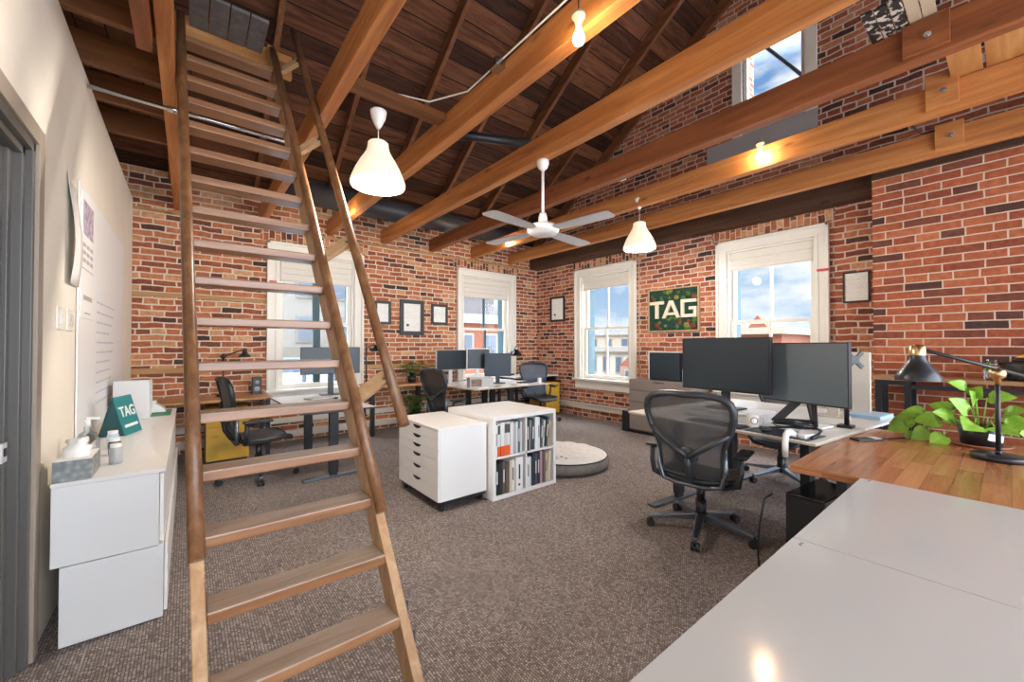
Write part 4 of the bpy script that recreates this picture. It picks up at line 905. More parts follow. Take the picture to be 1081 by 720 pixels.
# ------------------------------------------------------------------ middle: drawers, bookcase, dog bed
A = thing('drawer_unit', 'white six drawer unit on black castors in the middle of the room', 'drawer unit', (0,0,0))
B().box(1.652, 2.128, 3.01, 3.81, .085, .685).build('unit_body', 'white', A, bevel=.002)
B().box(1.633, 2.13, 3.0, 3.82, .686, .704).build('unit_top', 'white', A, bevel=.002)
hs = [.083, .083, .083, .108, .108, .132]; z = .683
for hh in hs:
    dr = B().box(1.635, 1.651, 3.012, 3.808, z-hh+.002, z-.001).build('drawer', 'white', A, bevel=.0015)
    b = B(); seg = 10
    pr_ = [(3.41+.075*math.cos(math.pi*i/seg), z-.004-.028*math.sin(math.pi*i/seg)) for i in range(seg+1)]
    b.prism(pr_, 1.6335, 1.6352, axis=0); b.build('handle_cutout', 'black', dr); z -= hh
B().box(1.66, 2.12, 3.02, 3.80, .055, .084).build('castor_frame', 'black', A)
for x, y in ((1.69, 3.05), (2.09, 3.05), (1.69, 3.77), (2.09, 3.77)):
    B().cyl((x-.012, y, .027), (x+.012, y, .027), .027, n=16).cyl((x, y, .03), (x, y, .056), .009, n=8).build('castor', 'black', A)
K = thing('bookcase', 'white open bookcase with four compartments of books beside the drawer unit', 'bookcase', (2.142, 2.93, 0))
b = B(); t_ = .036; w_, h_, dp = .80, .754, .80
b.box(0, w_, 0, dp, 0, t_).box(0, w_, 0, dp, h_-t_, h_).box(0, t_, 0, dp, t_, h_-t_).box(w_-t_, w_, 0, dp, t_, h_-t_).box(t_, w_-t_, .39, dp-.39, t_, h_-t_)
b.build('carcass', 'white', K, bevel=.002)
B().box(w_/2-.009, w_/2+.009, .003, .389, t_, h_-t_).build('divider', 'white', K)
B().box(t_, w_-t_, .003, .389, h_/2-.009, h_/2+.009).build('shelf', 'white', K)
# books: (thickness, height, colour, lean degrees, band colour, words)
c_ = lambda r, g, bl: (r, g, bl)
UL = [(.018, .27, c_(.78,.78,.70), 0, None, 'thin cream book'), (.022, .28, c_(.70,.72,.68), 0, c_(.75,.10,.02), 'white book with orange foot'), (.034, .29, c_(.72,.74,.72), 0, c_(.75,.10,.02), 'wide white book with orange foot'),
      (.03, .29, c_(.60,.58,.55), 0, c_(.78,.12,.02), 'grey white book with orange foot'), (.026, .285, c_(.70,.68,.66), 0, c_(.78,.12,.02), 'pale book with orange foot'), (.03, .28, c_(.74,.72,.70), 0, None, 'pinkish white book'),
      (.024, .27, c_(.42,.42,.42), 0, None, 'mid grey book'), (.014, .28, c_(.70,.70,.68), 0, None, 'slim white book'), (.022, .285, c_(.05,.14,.2), 0, None, 'dark blue book'), (.02, .27, c_(.60,.58,.56), 0, None, 'light grey book')]
UR = [(.022, .29, c_(.03,.035,.04), 0, None, 'black book'), (.018, .27, c_(.28,.27,.28), 4, None, 'leaning grey book'), (.03, .28, c_(.06,.065,.07), 2, None, 'wide charcoal book'), (.035, .295, c_(.75,.77,.78), 0, None, 'wide white book'),
      (.025, .285, c_(.60,.70,.74), 0, None, 'pale blue book'), (.022, .27, c_(.10,.10,.11), 3, None, 'dark slate book'), (.016, .25, c_(.72,.66,.55), 5, None, 'leaning cream book'), (.022, .28, c_(.03,.09,.10), 6, None, 'leaning dark teal book'), (.016, .24, c_(.60,.42,.22), 6, None, 'leaning tan book')]
LL = [(.03, .27, c_(.02,.022,.026), 0, None, 'thick black book'), (.028, .275, c_(.03,.028,.03), 0, None, 'black book'), (.026, .28, c_(.10,.09,.075), 0, None, 'dark olive book'), (.03, .26, c_(.14,.10,.07), 0, None, 'dark brown book'),
      (.022, .28, c_(.62,.55,.43), 0, None, 'beige book'), (.032, .275, c_(.74,.70,.62), 0, None, 'cream book'), (.066, .29, c_(.80,.80,.79), 0, None, 'wide white slipcase with black lettering')]
LR = [(.026, .27, c_(.72,.74,.72), 0, None, 'white book'), (.018, .265, c_(.55,.60,.60), 0, None, 'pale grey green book'), (.028, .30, c_(.03,.035,.045), 0, None, 'tall black book'), (.02, .29, c_(.05,.10,.16), 0, None, 'navy book'),
      (.026, .295, c_(.035,.03,.035), 0, None, 'charcoal book'), (.022, .30, c_(.48,.26,.32), 0, None, 'pink book'), (.022, .295, c_(.16,.13,.11), 0, None, 'brown book'), (.02, .27, c_(.65,.52,.36), 2, None, 'tan book'), (.018, .28, c_(.74,.66,.52), 4, None, 'leaning ivory book')]
bmats = {}
def bmat(c):
    if c not in bmats: bmats[c] = plain('book_cover', c, .45)
    return bmats[c]
for lst, x0, z0, where, gr in ((UL, t_+.004, h_/2+.0095, 'upper left', 'books in the upper left compartment'), (UR, w_/2+.014, h_/2+.0095, 'upper right', 'books in the upper right compartment'),
                          (LL, t_+.004, t_+.0005, 'lower left', 'books in the lower left compartment'), (LR, w_/2+.014, t_+.0005, 'lower right', 'books in the lower right compartment')):
    x = x0; fill = (.338-.012)/sum(q[0]+.0015+math.sin(R(q[3]))*.07 for q in lst); fill = min(fill, 1.5)
    for th, hh, cc, lean, band, words in lst:
        th *= fill; hh *= 1.06
        dpt = rnd.uniform(.19, .24); y0 = .006+rnd.uniform(0, .016); la = R(lean)
        t = thing('book', words+' in the '+where+' compartment of the white bookcase', 'book', (2.142+x+.001, 2.93+y0, z0+.0005+th*math.sin(la)), 0, gr)
        t.rotation_euler = (0, la, 0)
        hh2 = min(hh, .318)
        B().box(0, th-.001, 0, dpt, 0, hh2).build('cover', bmat(cc), t, bevel=.0015)
        if band and 'wide' not in words: B().box(th*.1, th*.9, -.0012, 0, hh2*.68, hh2*.95).build('spine_picture', bmat((.06, .055, .05)), t)
        if band: B().box(-.0003, th-.0007, -.0006, dpt*.9, .001, hh2*.30).build('spine_band', bmat(band), t)
        elif 'slipcase' in words: text_mesh('spine_lettering', 'L  Architects', .035, 'black', t, Matrix.Translation((th/2, -.0012, .15)) @ Matrix.Rotation(R(90), 4, 'X') @ Matrix.Rotation(R(90), 4, 'Z'), .0004) if False else B().box(th*.35, th*.6, -.001, 0, .04, .06).box(th*.4, th*.6, -.001, 0, .10, .24).build('spine_lettering', 'black', t)
        elif rnd.random() < .6:
            lc = (.75,.73,.7) if sum(cc) < .6 else (.12,.12,.13)
            B().box(th*.3, th*.65, -.0008, 0, hh2*.35, hh2*.75).build('spine_title', bmat(lc), t)
        x += th+.0015+math.sin(la)*hh2*.25
# dog bed
t = thing('dog_bed', 'round grey pet cushion with a pale top on the carpet behind the bookcase', 'pet bed', (3.49, 3.36, 0))
r_ = .54
B().lathe([(.001, 0), (r_*.88, .0), (r_*.97, .025), (r_, .065), (r_*.985, .105), (r_*.955, .128)], n=48).build('cushion_side', 'cushion_side', t)
rows = []
for i in range(15):
    rr_ = r_*.957*i/14; f_ = i/14
    rows.append([Vector((rr_*math.cos(a), rr_*math.sin(a), .13+.06*(1-f_**3)+.010*math.sin(5*a+2.2*i)*f_*(1-f_)*4+.006*math.sin(11*a-i)*f_*(1-f_)*4)) for a in [2*math.pi*j/64 for j in range(65)]])
B().grid(rows).build('cushion_top', 'cushion_top', t)
ring = [(r_*.957*math.cos(2*math.pi*j/48), r_*.957*math.sin(2*math.pi*j/48), .130) for j in range(48)]
B().tube(ring, .008, n=6, closed=True).build('piping', 'graphite', t)
b = B()
for px_, py_, s_ in ((-.33,-.19,.03), (-.27,-.24,.02), (-.36,-.25,.02), (-.30,-.10,.02), (-.28,-.32,.02)): b.ball((px_, py_, .182), s_, sc=(1,1,.35))
b.build('paw_print', 'grey', t)

# ------------------------------------------------------------------ right side
t = thing('lateral_file_cabinet', 'taupe metal cabinet with wide drawers below the moss sign', 'file cabinet', (5.60, 3.905, 0))
B().box(.014, .50, -1.06, 0, .05, .865).build('cabinet_body', 'taupe', t, bevel=.003)
B().box(.03, .48, -1.04, -.02, 0, .05).build('plinth', 'black', t)
z = .06
for hh in (.27, .18, .18, .165):
    dr = B().box(0, .013, -1.055, -.005, z+.004, z+hh-.004).build('drawer', 'taupe', t, bevel=.002)
    B().box(.0132, .0138, -1.058, -.002, z-.004, z+.004).build('drawer_gap', 'taupe_gap', dr)
    B().box(-.003, .0, -.62, -.44, z+hh-.03, z+hh-.012).build('pull_slot', 'taupe_gap' if z > .1 and hh < .17 else 'taupe', dr); z += hh
t = thing('storage_case', 'dark grey square case with light edges on top of the taupe cabinet', 'case', (5.70, 3.60, .866))
B().box(0, .30, -.50, 0, .01, .43).build('case_body', 'screen', t, bevel=.008)
B().box(-.004, .30, -.005, .012, .0, .45).box(-.004, .30, -.50, 0, .432, .448).build('case_edge', 'grey_light', t, bevel=.003)
t = thing('router', 'small black and white device standing right of the grey case', 'router', (5.72, 3.03, .866))
B().box(0, .12, -.035, .035, 0, .19).build('router_base', 'blue_pale', t, bevel=.006); B().box(.01, .11, -.03, .03, .19, .42).build('router_top', 'black', t, bevel=.006)
tag(B().box(5.62, 5.95, 3.93, 4.06, 0, .34).build('paper_shredder', 'black', bevel=.01), 'black box on the floor left of the taupe cabinet', 'shredder')
# moss sign
sg = thing('moss_sign', 'square moss panel with cream letters TAG on the right brick wall', 'sign', (XR, 3.436, 1.99), R(-90))
B().box(-.43, .43, -.03, -.005, -.345, .345).build('moss_panel', 'moss_dark', sg)
b = B().box(-.44, .44, -.055, 0, .335, .355).box(-.44, .44, -.055, 0, -.355, -.335).box(-.44, -.42, -.055, 0, -.335, .335).box(.42, .44, -.055, 0, -.335, .335)
b.build('sign_frame', 'sign_frame', sg, bevel=.002)
rg = random.Random(11)
for mm, n in (('moss_green', 20), ('moss_lime', 8), ('moss_rust', 10)):
    b = B()
    for i in range(n):
        up = rg.random() < .45; x = rg.uniform(-.38, .38); z = rg.uniform(.16, .31) if up else rg.uniform(-.31, -.13)
        b.ball((x, -.03, z), rg.uniform(.022, .05), n=10, m=6, sc=(1.1, .55, 1))
    b.build('moss_tufts', mm, sg)['kind'] = 'stuff'
B().box(-.40, -.15, -.06, -.03, .10, .15).box(-.30, -.245, -.06, -.03, -.135, .10).build('letter', 'sign_letter', sg)
B().prism([(-.175,-.135),(-.118,-.135),(-.02,.09),(-.02,.15),(-.05,.15)], -.06, -.03, axis=1).prism([(.135,-.135),(.078,-.135),(-.02,.09),(-.02,.15),(.01,.15)], -.06, -.03, axis=1).box(-.09, .05, -.058, -.03, -.085, -.045).build('letter', 'sign_letter', sg)
B().box(.15, .405, -.06, -.03, .10, .15).box(.15, .20, -.06, -.03, -.135, .10).box(.20, .405, -.06, -.03, -.135, -.085).box(.355, .405, -.06, -.03, -.085, .03).box(.28, .355, -.06, -.03, -.015, .03).build('letter', 'sign_letter', sg)

# R desk pair, turned a little
t = sit_desk('desk', (3.0, .755, 0), R(-6.5), .80, 1.47, .80, 'pale standing desk holding the two large monitors and the keyboard', (.2, 1.23), top='desk_white', foot=.78)
t = sit_desk('desk', (3.82, .665, 0), R(-6.5), .86, 1.47, .80, 'white desk on the far side of the two large monitors', (.25, 1.2), top='desk_white', edge='white', foot=.7)
monitor((3.46, 1.50, .88), R(-90-6), .74, .445, .145, 'large dark monitor behind the grey chair, left of the pair', edge='black', group='monitors', bez=.014)
monitor((3.49, .955, .80), R(-90-17), .60, .445, .18, 'large pale grey reflecting monitor, right of the pair', mat_face=plain('screen_pale', (.12, .155, .18), .28, spec=.7), edge='black', stand='aframe', group='monitors', bez=.008)
t = thing('monitor_riser', 'white monitor riser under the large left monitor', 'monitor riser', (3.33, 1.22, .80), R(-6.5))
B().box(0, .34, 0, .62, .065, .08).build('riser_top', 'white', t, bevel=.003)
B().box(.01, .33, .005, .02, 0, .065).box(.01, .33, .60, .615, 0, .065).box(.02, .03, .02, .6, .005, .064).build('riser_sides', 'grey_light', t)
b = thing('coffee_mug', 'white mug with a brown ring print on the desk', 'mug', (3.42, 1.19, .80))
b.location = (3.26, 1.20, .80)
B().lathe([(.001, 0), (.036, .001), (.038, .01), (.040, .10), (.036, .10), (.034, .012), (.001, .011)], n=28).build('mug_body', 'porcelain', b)
B().tube([(.0385*math.cos(R(-40)), .0385*math.sin(R(-40)), .08), (.062, -.045, .08), (.07, -.052, .05), (.06, -.044, .022), (.038*math.cos(R(-40)), .038*math.sin(R(-40)), .022)], .006, n=8).build('mug_handle', 'porcelain', b)
ringm = plain('mug_print', (.25, .13, .09), .4)
cen = R(215); b2 = B(); pts = []
for j in range(20):
    a = 2*math.pi*j/20; an = cen+.6*math.cos(a); pts.append((.0398*math.cos(an), .0398*math.sin(an), .052+.024*math.sin(a)))
b2.tube(pts, .0035, n=6, closed=True); b2.build('mug_logo', ringm, b)
t = thing('keyboard', 'black keyboard on the desk in front of the large monitors', 'keyboard', (3.17, 1.42, .80), R(-6.5-90))
B().box(-.21, .21, -.065, .065, 0, .012).build('keyboard_body', 'black', t, bevel=.003)
b = B()
for i in range(13):
    for j in range(4): b.box(-.20+.031*i, -.173+.031*i, -.055+.029*j, -.03+.029*j, .012, .018)
b.build('keys', 'graphite', t)
tag(B().box(-.13, .13, -.20, .20, 0, .004).build('desk_mat', 'graphite', None, (3.19, .985, .80), R(-6.5), bevel=.001), 'dark mouse mat on the desk right of the keyboard', 'mouse mat')
t = thing('computer_mouse', 'dark mouse on the mat right of the mug', 'mouse', (3.16, 1.08, .804), R(-90)); B().ball((0,0,.014), .034, sc=(.9, 1.5, .5)).build('mouse_body', 'graphite', t)
for x, y, r0, s, th, lab in ((3.62, .93, -10, (.16, .20), .012, 'pile of white papers behind the pale monitor'), (3.86, 1.50, 20, (.3, .21), .006, 'white sheets behind the monitor riser'), (3.30, .86, 5, (.15, .10), .02, 'white notepad at the near end of the desk')):
    tag(B().box(-s[0]/2, s[0]/2, -s[1]/2, s[1]/2, 0, th).build('paper_stack', 'paper', None, (x, y, .8045 if 'near' not in lab else .8005), R(r0)), lab, 'papers', 'papers on the right desk')
t = thing('plastic_band', 'white plastic band hanging over the near desk edge', 'band', (2.992, .90, .80))
B().tube([(.10,-.01,.02), (.05,0,.04), (0,0,.045), (-.03,0,.03), (-.045,0,-.02), (-.04,0,-.10)], [.016, .018, .018, .018, .018, .016], n=8, flat=1.4).build('band', 'porcelain', t)
tag(B().box(-.05, .05, -.035, .035, 0, .03).build('charger_block', 'white_plastic', None, (3.14, .845, .80), R(-20), bevel=.008, seg=3), 'white rounded charger beside the white band', 'charger')
tag(B().tube([(3.22, 1.14, .812), (3.33, .95, .832), (3.37, .84, .832), (3.31, .80, .83), (3.20, .79, .822), (3.10, .80, .812)], .009, n=8).build('cable', 'black'), 'thick black cable looping on the near desk corner', 'cable')
rgc = random.Random(5); pts = []
for i in range(26): pts.append((3.36+.10*math.cos(i*1.1)*rgc.uniform(.5, 1.1), .99+.13*math.sin(i*1.3)*rgc.uniform(.5, 1.1), .822+.0022*i))
tag(B().tube(pts, .006, n=6).build('cable_pile', 'black'), 'tangled pile of black cables below the pale grey monitor', 'cables')
tag(B().box(-.16, .16, -.12, .12, 0, .03).build('folder_box', 'blue_pale', None, (4.50, .76, .8005), R(-6.5), bevel=.003), 'flat pale blue box on the far white desk', 'box')
# monitor arm with cross plate, pale back of another monitor
t = thing('monitor_mount', 'black monitor arm with a bare cross shaped mounting plate', 'monitor arm', (3.78, .76, .80))
B().box(-.05, .05, -.04, .05, 0, .02).build('clamp', 'black', t, bevel=.003)
B().cyl((0,0,.02), (0,0,.52), .016, n=12).build('arm_pole', 'black_metal', t)
B().bar((0,0,.50), (-.05,-.05,.50), .03, .04).build('arm_link', 'black_metal', t)
b = B(); qm = Matrix.Rotation(R(-33), 3, 'Z')
for a in (45, -45): b.obox((-.06,-.06,.50), (.155, .012, .03), Matrix.Rotation(R(-38), 3, 'Z') @ Matrix.Rotation(R(a), 3, 'Y'))
b.obox((-.06,-.06,.50), (.06, .014, .06), Matrix.Rotation(R(-38), 3, 'Z')); b.build('cross_plate', 'black', t, bevel=.003)
t = thing('monitor', 'pale beige back of a monitor facing away beyond the cross plate', 'monitor', (4.30, .95, .80), R(95), 'monitors')
B().box(-.24, .24, -.02, .02, .06, .55).build('monitor_housing', 'putty', t, bevel=.008)
B().box(-.04, .04, .02, .05, .01, .3).box(-.11, .11, -.08, .1, 0, .012).build('stand_foot', 'putty', t, bevel=.003)

# PC tower and low shelf below the wooden table
t = thing('computer_tower', 'black computer tower on the carpet beside the white tables', 'computer', (2.80, .76, 0), R(-6))
B().box(0, .44, -.10, .10, .012, .52).build('tower_case', 'black_gloss', t, bevel=.006)
B().box(-.006, 0, -.095, .095, .02, .51).build('front_panel', 'black', t); B().box(.05, .40, -.08, .08, 0, .012).build('tower_feet', 'black', t)
tag(B().tube([(2.78, .92, .50), (2.74, .95, .47), (2.72, .97, .30), (2.75, .99, .12), (2.80, 1.0, .012)], .006, n=8).build('cable', 'black'), 'black cable hanging beside the computer tower', 'cable')
t = thing('low_shelf', 'low black metal shelf under the wooden table', 'shelf', (2.72, .05, 0))
B().box(0, .80, 0, .55, .50, .52).build('shelf_board', 'black_metal', t, bevel=.003)
for x in (.01, .75):
    for y in (.01, .50): B().box(x, x+.04, y, y+.04, 0, .50).build('leg', 'black_metal', t)
t = thing('wooden_tray', 'small wooden tray with dark inside under the wooden table', 'tray', (2.74, .40, .52), 0)
B().box(0, .30, 0, .18, 0, .01).box(0, .30, 0, .015, .01, .06).box(0, .30, .165, .18, .01, .06).box(0, .015, .015, .165, .01, .06).box(.285, .30, .015, .165, .01, .06).build('tray_body', 'lath', t, bevel=.002)
B().box(.016, .284, .016, .164, .0102, .02).build('tray_lining', 'black', t)

# tables in the foreground
ZT = .78
t = table4('wooden_table', (2.47, -.85, 0), 1.55, 1.585, ZT, 'reddish butcher block table carrying the black desk lamp and plant', 'butcher', th=.04, lw=.045, inset=.16)
for i, (x, lab) in enumerate(((.60, 'white glossy table nearest the camera at the bottom of the photo'), (1.5365, 'white glossy table between the nearest white table and the wooden table'))):
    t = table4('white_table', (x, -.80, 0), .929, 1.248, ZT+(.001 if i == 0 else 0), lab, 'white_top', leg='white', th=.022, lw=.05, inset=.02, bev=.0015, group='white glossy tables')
    for q in ((.895, 1.215), (.895, .60), (.04, 1.215)) if i == 0 else ((.90, .64), (.90, 1.21)):
        B().cyl((q[0]-.006, q[1], ZT+.0005), (q[0]-.006, q[1], ZT+.0022), .006, n=10).cyl((q[0]+.008, q[1], ZT+.0005), (q[0]+.008, q[1], ZT+.0022), .006, n=10).build('fitting', 'steel', t)
# big desk lamp
lx, ly = 3.44, .045
Lm = desk_lamp((lx, ly, ZT), R(0), 'large black desk lamp with brass joints on the wooden table', arm=((.28,-.20,.41), (-.33,.25,.60)), head=(-.36, .27, .435), shade_r=.095, base_r=.105, tall=.47, hs=1.3)
B().cyl((-.33,.25,.60), (-.36,.27,.575), .009, n=8).build('lamp_elbow', 'brass', Lm)
# plant
t = thing('potted_plant', 'bright green trailing plant in a black pot on the wooden table', 'plant', (3.82, .12, ZT), 0, 'potted plants')
B().lathe([(.001, 0), (.11, .001), (.135, .018), (.13, .02), (.10, .010), (.001, .009)], n=32).build('saucer', 'terracotta', t)
B().lathe([(.001, .01), (.085, .011), (.10, .13), (.094, .13), (.09, .118), (.001, .116)], n=32).build('plant_pot', 'black', t)
B().obox((-.074, -.062, .07), (.075, .004, .04), Matrix.Rotation(R(-50), 3, 'Z') @ Matrix.Rotation(R(10), 3, 'Y')).build('pot_label', 'paper', t)
b = B(); rg = random.Random(21)
lv = [((-.03,.18,.14),.085,(-.5,.6,0)), ((-.02,.24,.17),.08,(-.4,.7,.1)), ((.0,.30,.12),.085,(-.2,.9,-.2)), ((-.06,.22,.07),.075,(-.4,.6,-.5)), ((-.03,.33,.08),.07,(-.3,.8,-.3)), ((-.10,.10,.17),.09,(-.6,.4,.3)), ((-.12,.02,.15),.10,(-.8,.1,0)), ((-.07,.05,.22),.085,(-.5,.3,.5)),
      ((-.11,-.06,.14),.09,(-.6,-.5,0)), ((-.02,-.10,.16),.085,(-.2,-.8,.1)), ((.04,-.16,.12),.08,(.1,-.9,-.2)), ((.0,.02,.27),.07,(-.6,0,.6)), ((.02,.06,.36),.06,(-.4,.5,.3)), ((.0,.03,.31),.06,(-.5,-.3,.5)), ((.03,-.04,.30),.075,(-.3,-.7,.2)), ((.02,-.10,.22),.07,(-.5,-.6,.3)), ((-.08,.15,.05),.07,(-.5,.5,-.6)), ((-.04,.28,.03),.06,(-.4,.5,-.5)), ((.05,.12,.2),.08,(0,.7,.3)), ((.06,-.2,.22),.07,(-.3,-.6,.2))]
for p, s, d in lv:
    b.tube([Vector((p[0]*.2, p[1]*.2, .11)), Vector((p[0]*.7, p[1]*.7, max(p[2], .1)*.8+.06)), Vector(p)], .003, n=5, mi=1); leaf(b, Vector(p), Vector(d), s*1.45, up=Vector((-.75,-.35,.6)), fold=.12)
b.build('foliage', ['leaf', 'leaf'], t, recalc=False)
t = thing('phone_charger', 'flat black and silver charger on the wooden table near the desk', 'charger', (3.48, .60, ZT), R(-35))
B().box(-.085, .085, -.035, .035, 0, .014).build('charger_body', 'black', t, bevel=.004); B().box(.03, .08, -.03, .03, .014, .016).build('charger_plate', 'grey_light', t)
tag(B().tube([(3.56, .55, ZT+.006), (3.66, .50, ZT+.004), (3.78, .44, ZT+.004)], .004, n=6).build('cable', 'black'), 'thin black cable from the charger across the wooden table', 'cable')
# tall console table before the brick pier
t = thing('console_table', 'tall narrow wooden console table with black legs before the brick pier', 'console table', (5.36, -.95, 0))
B().box(0, .43, 0, 1.865, 1.065, 1.10).build('table_top', 'console', t, bevel=.003)
B().box(.02, .06, .3, 1.56, .99, 1.03).build('rail', 'black_metal', t)
for y in (.10, 1.55, 1.76):
    for x in (.02, .36): B().box(x, x+.045, y, y+.045, 0, 1.064).build('leg', 'black_metal', t)
B().box(.02, .065, 1.595, 1.76, 1.02, 1.064).build('leg_bridge', 'black_metal', t)
t = thing('teapot', 'black teapot with a yellow lid on the console table', 'teapot', (5.62, -.10, 1.10))
B().lathe([(.001, 0), (.15, .001), (.155, .02), (.155, .14), (.15, .16), (.001, .165)], n=32).build('teapot_body', 'black', t)
B().lathe([(.001, .163), (.09, .164), (.085, .185), (.001, .20)], n=28).build('teapot_lid', 'black', t)
B().lathe([(.001, .20), (.075, .198), (.05, .222), (.001, .232)], n=28).build('yellow_cover', 'yellow', t)
B().tube([(-.02,.15,.14), (-.02,.22,.155), (-.02,.25,.10), (-.02,.235,.045), (-.02,.154,.02)], .009, n=8).build('teapot_handle', 'black_metal', t)
t = thing('glass_jar', 'clear glass jar with a green cutting on the console table', 'jar', (5.44, .10, 1.10))
B().lathe([(.001, .001), (.045, .002), (.05, .02), (.05, .12), (.03, .16), (.032, .18)], n=24).build('jar_body', 'clear', t)
b = B(); b.tube([(0,0,.02), (0,.01,.16)], .004, n=5); leaf(b, Vector((0,.0,.05)), Vector((-.3,.2,.9)), .09); b.build('cutting', 'leaf', t, recalc=False)
tag(B().box(-.07, .07, -.05, .05, 0, .02).build('coaster', 'graphite', None, (5.52, .52, 1.10), R(15), bevel=.003), 'small dark coaster on the left part of the console table', 'coaster')

# ------------------------------------------------------------------ outside
M['street'] = plain('street', (.30, .29, .28), .9)
struct(B().box(-60, 160, -60, 160, -10.4, -10).build('street_ground', 'street'))
def facade(name, label, x0, x1, y0, y1, z0, z1, wall, face, cols, rows, ww_, wh_, zr0, zr1, roof=True, win='win_dark', cornice=None, frame='far_trim'):
    t = thing(name, label, 'building', ((x0+x1)/2, (y0+y1)/2, -10)); ox, oy = (x0+x1)/2, (y0+y1)/2
    B().box(x0-ox, x1-ox, y0-oy, y1-oy, z0+10, z1+10).build('walls', wall, t)
    if cornice: B().box(x0-ox-.25, x1-ox+.25, y0-oy-.25, y1-oy+.25, z1+10, z1+10.45).build('cornice', cornice, t)
    for i in range(cols):
        for j in range(rows):
            z = zr0+(zr1-zr0)*(j/(rows-1) if rows > 1 else .5)+10
            if face == 'y':
                c = x0-ox+(x1-x0)*(i+.5)/cols
                w = B().box(c-ww_/2-.1, c+ww_/2+.1, y0-oy-.06, y0-oy-.001, z-.1, z+wh_+.1).build('window', frame, t)
                B().box(c-ww_/2, c+ww_/2, y0-oy-.08, y0-oy-.061, z, z+wh_).build('pane', win, w)
            else:
                c = y0-oy+(y1-y0)*(i+.5)/cols
                w = B().box(x0-ox-.06, x0-ox-.001, c-ww_/2-.1, c+ww_/2+.1, z-.1, z+wh_+.1).build('window', frame, t)
                B().box(x0-ox-.08, x0-ox-.061, c-ww_/2, c+ww_/2, z, z+wh_).build('pane', win, w)
    return t
M['stone_pale'] = plain('stone_pale', (.10, .09, .073), .8, var=.08)
M['far_trim'] = plain('far_trim', (.16, .15, .13), .7)
M['win_dark'] = plain('win_dark', (.035, .045, .06), .45)
M['win_blue'] = plain('win_blue', (.16, .25, .36), .15)
M['brick_far'] = plain('brick_far', (.13, .038, .016), .9, var=.12, vscale=.6)
M['brick_tan'] = plain('brick_tan', (.15, .095, .065), .9, var=.12, vscale=.6)
M['stucco_white'] = plain('stucco_white', (.25, .22, .175), .9)
M['stucco_tan'] = plain('stucco_tan', (.20, .16, .115), .9)
M['tower_blue'] = plain('tower_blue', (.03, .05, .08), .4)
facade('stone_building', 'pale stone building seen through the window behind the ladder', 0.5, 13, 24, 32, -10, 9, 'stone_pale', 'y', 7, 6, .75, 1.3, -5.5, 6.5, frame='stone_pale')
facade('glass_building', 'blue grey building low in the window behind the ladder', 1.2, 4.6, 17, 20, -10, .9, 'tower_blue', 'y', 3, 4, .8, .9, -5, -.6, win='win_blue', frame='far_trim')
t = facade('brick_building', 'orange brick building seen through the back wall window near the corner', 7.0, 17.5, 17, 23.5, -10, 2.55, 'brick_far', 'y', 7, 3, .7, 1.2, -6.0, .75, cornice='far_trim')
B().box(-1.7, 1.0, -2.2, 1.0, 12.9, 14.3).build('roof_house', plain('roof_house', (.075, .068, .07), .8), t); B().box(-1.9, 1.2, -2.4, 1.2, 14.3, 14.42).build('roof_slab', 'far_trim', t); B().box(-1.2, -.9, -1.3, -1.0, 14.42, 14.85).build('chimney', 'brick_far', t)
facade('white_building', 'white low building with dark windows seen through the corner window', 30, 37, 19.8, 27, -10, .9, 'stucco_white', 'x', 5, 3, .55, 1.3, -6.5, -.9, cornice='far_trim')
tag(B().box(29.6, 29.75, 21.2, 23.2, -1.75, -1.3).build('shop_sign', 'green'), 'green shop sign on the white building outside the corner window', 'sign')
facade('tan_building', 'wide tan building above the white one outside the corner window', 48, 60, 30, 52, -10, 3.0, 'stucco_tan', 'x', 8, 3, 1.0, 1.4, -4, 1.0, cornice='far_trim', frame='far_trim')
t = facade('brick_house', 'brick house with a gable at the right of the corner window view', 25, 32, 14.6, 18.2, -10, -.1, 'brick_tan', 'x', 2, 3, .8, 1.3, -6.5, -1.7)
B().prism([(-1.9,9.9),(1.9,9.9),(0,11.6)], -3.5, 3.5, axis=0).build('gable_roof', 'brick_far', t)
t = facade('gabled_building', 'brick building with a pointed gable seen above the large monitors', 30, 40, 9.3, 14, -10, 2.2, 'brick_far', 'x', 4, 3, .9, 1.5, -6, -.4, cornice='stucco_tan')
B().prism([(-1.9,12.2),(-.1,12.2),(-1.0,13.5)], -5.2, -4.4, axis=0).build('gable', 'brick_far', t)
facade('low_building', 'low tan roofed building right of the pointed gable', 36, 46, 3.0, 8.4, -10, 1.9, 'stucco_tan', 'x', 4, 3, .9, 1.4, -6, -.8, cornice='stucco_white')
rg = random.Random(9)
for i in range(6):
    y = 8+8*i; x = 74+rg.uniform(-2, 2); r_ = rg.uniform(2.4, 3.4); t = thing('street_tree', 'distant green tree, number cannot be told apart, beyond the low tan building', 'tree', (x, y, -10), 0, 'distant trees')
    t['label'] = 'distant green tree on the skyline beyond the low tan building'
    B().cyl((0,0,0), (0,0,11), .35, .2, n=8).build('trunk', 'ledger', t)
    b = B()
    for k in range(7): b.ball((rg.uniform(-1.8,1.8), rg.uniform(-1.8,1.8), 10.5+rg.uniform(-1.2,1.6)), r_*rg.uniform(.45,.7), n=9, m=6)
    b.build('crown', 'leaf_dark', t)

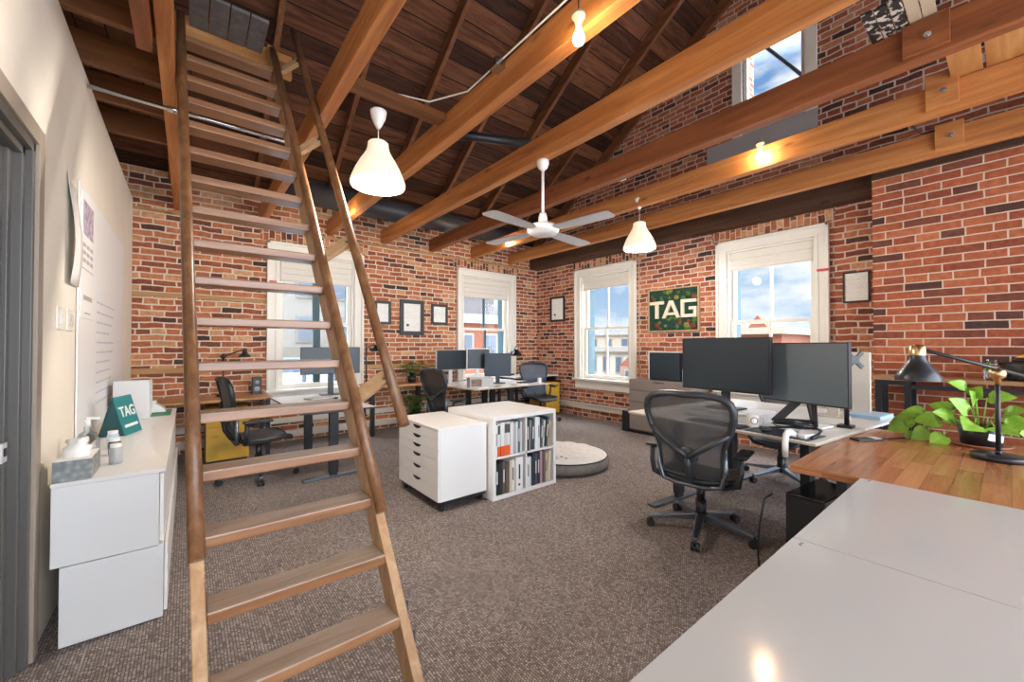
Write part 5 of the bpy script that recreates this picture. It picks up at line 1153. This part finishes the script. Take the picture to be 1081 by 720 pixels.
# ------------------------------------------------------------------ sky and light
w = bpy.data.worlds.new('World'); bpy.context.scene.world = w; w.use_nodes = True; nt = w.node_tree; LK = nt.links
bg = nt.nodes['Background']; tc = nt.nodes.new('ShaderNodeTexCoord')
nrm = nt.nodes.new('ShaderNodeVectorMath'); nrm.operation = 'NORMALIZE'; LK.new(tc.outputs['Generated'], nrm.inputs[0])
sx = nt.nodes.new('ShaderNodeSeparateXYZ'); LK.new(nrm.outputs[0], sx.inputs[0])
gr = nt.nodes.new('ShaderNodeValToRGB'); e = gr.color_ramp.elements
e[0].position = 0.0; e[0].color = (.31, .40, .49, 1); e[1].position = .75; e[1].color = (.055, .14, .31, 1); x_ = e.new(.22); x_.color = (.145, .26, .42, 1)
LK.new(sx.outputs['Z'], gr.inputs['Fac'])
mp = nt.nodes.new('ShaderNodeMapping'); mp.inputs['Scale'].default_value = (3.2, 3.2, 8.5); mp.inputs['Location'].default_value = (1.7, .4, .2); LK.new(nrm.outputs[0], mp.inputs['Vector'])
cn = nt.nodes.new('ShaderNodeTexNoise'); cn.inputs['Scale'].default_value = 1.4; cn.inputs['Detail'].default_value = 7; cn.inputs['Roughness'].default_value = .55; LK.new(mp.outputs[0], cn.inputs['Vector'])
cr = nt.nodes.new('ShaderNodeValToRGB'); cr.color_ramp.elements[0].position = .45; cr.color_ramp.elements[0].color = (0,0,0,1); cr.color_ramp.elements[1].position = .60; cr.color_ramp.elements[1].color = (1,1,1,1)
LK.new(cn.outputs['Fac'], cr.inputs['Fac'])
mx = nt.nodes.new('ShaderNodeMix'); mx.data_type = 'RGBA'; mx.inputs['B'].default_value = (.52, .54, .56, 1); LK.new(cr.outputs['Color'], mx.inputs['Factor']); LK.new(gr.outputs['Color'], mx.inputs['A'])
# sky brightened behind the camera, added as fill light for the room
dt = nt.nodes.new('ShaderNodeVectorMath'); dt.operation = 'DOT_PRODUCT'; dt.inputs[1].default_value = (.28, -.93, .22); LK.new(nrm.outputs[0], dt.inputs[0])
sr = nt.nodes.new('ShaderNodeMapRange'); sr.inputs['From Min'].default_value = .38; sr.inputs['From Max'].default_value = .8; sr.inputs['To Min'].default_value = 0; sr.inputs['To Max'].default_value = 1; sr.interpolation_type = 'SMOOTHSTEP'
LK.new(dt.outputs['Value'], sr.inputs['Value'])
mx2 = nt.nodes.new('ShaderNodeMix'); mx2.data_type = 'RGBA'; mx2.inputs['B'].default_value = (3.3, 3.6, 4.0, 1); LK.new(sr.outputs['Result'], mx2.inputs['Factor']); LK.new(mx.outputs['Result'], mx2.inputs['A'])
zr = nt.nodes.new('ShaderNodeMapRange'); zr.inputs['From Min'].default_value = .50; zr.inputs['From Max'].default_value = .85; zr.interpolation_type = 'SMOOTHSTEP'  # unseen overhead sky brightened too, added fill through the windows
LK.new(sx.outputs['Z'], zr.inputs['Value'])
mx3 = nt.nodes.new('ShaderNodeMix'); mx3.data_type = 'RGBA'; mx3.inputs['B'].default_value = (14.5, 15.6, 17.2, 1); LK.new(zr.outputs['Result'], mx3.inputs['Factor']); LK.new(mx2.outputs['Result'], mx3.inputs['A'])
LK.new(mx3.outputs['Result'], bg.inputs['Color']); bg.inputs['Strength'].default_value = 1.0

# ------------------------------------------------------------------ camera and view
cam = bpy.data.cameras.new('Camera'); cam.sensor_width = 36; cam.lens = 424.0/1081*36; cam.clip_start = .02; cam.clip_end = 400
co = bpy.data.objects.new('Camera', cam); C.objects.link(co); co.location = (0,0,1.40); co.rotation_euler = (R(90+.718), 0, R(-38.889))
sc = bpy.context.scene; sc.camera = co
sc.view_settings.view_transform = 'Standard'; sc.view_settings.look = 'None'; sc.view_settings.gamma = 1; sc.view_settings.exposure = 1.0; sc.view_settings.use_curve_mapping = False
sc.cycles.use_denoising = True; sc.cycles.max_bounces = 8; sc.cycles.diffuse_bounces = 5; sc.cycles.sample_clamp_indirect = 6
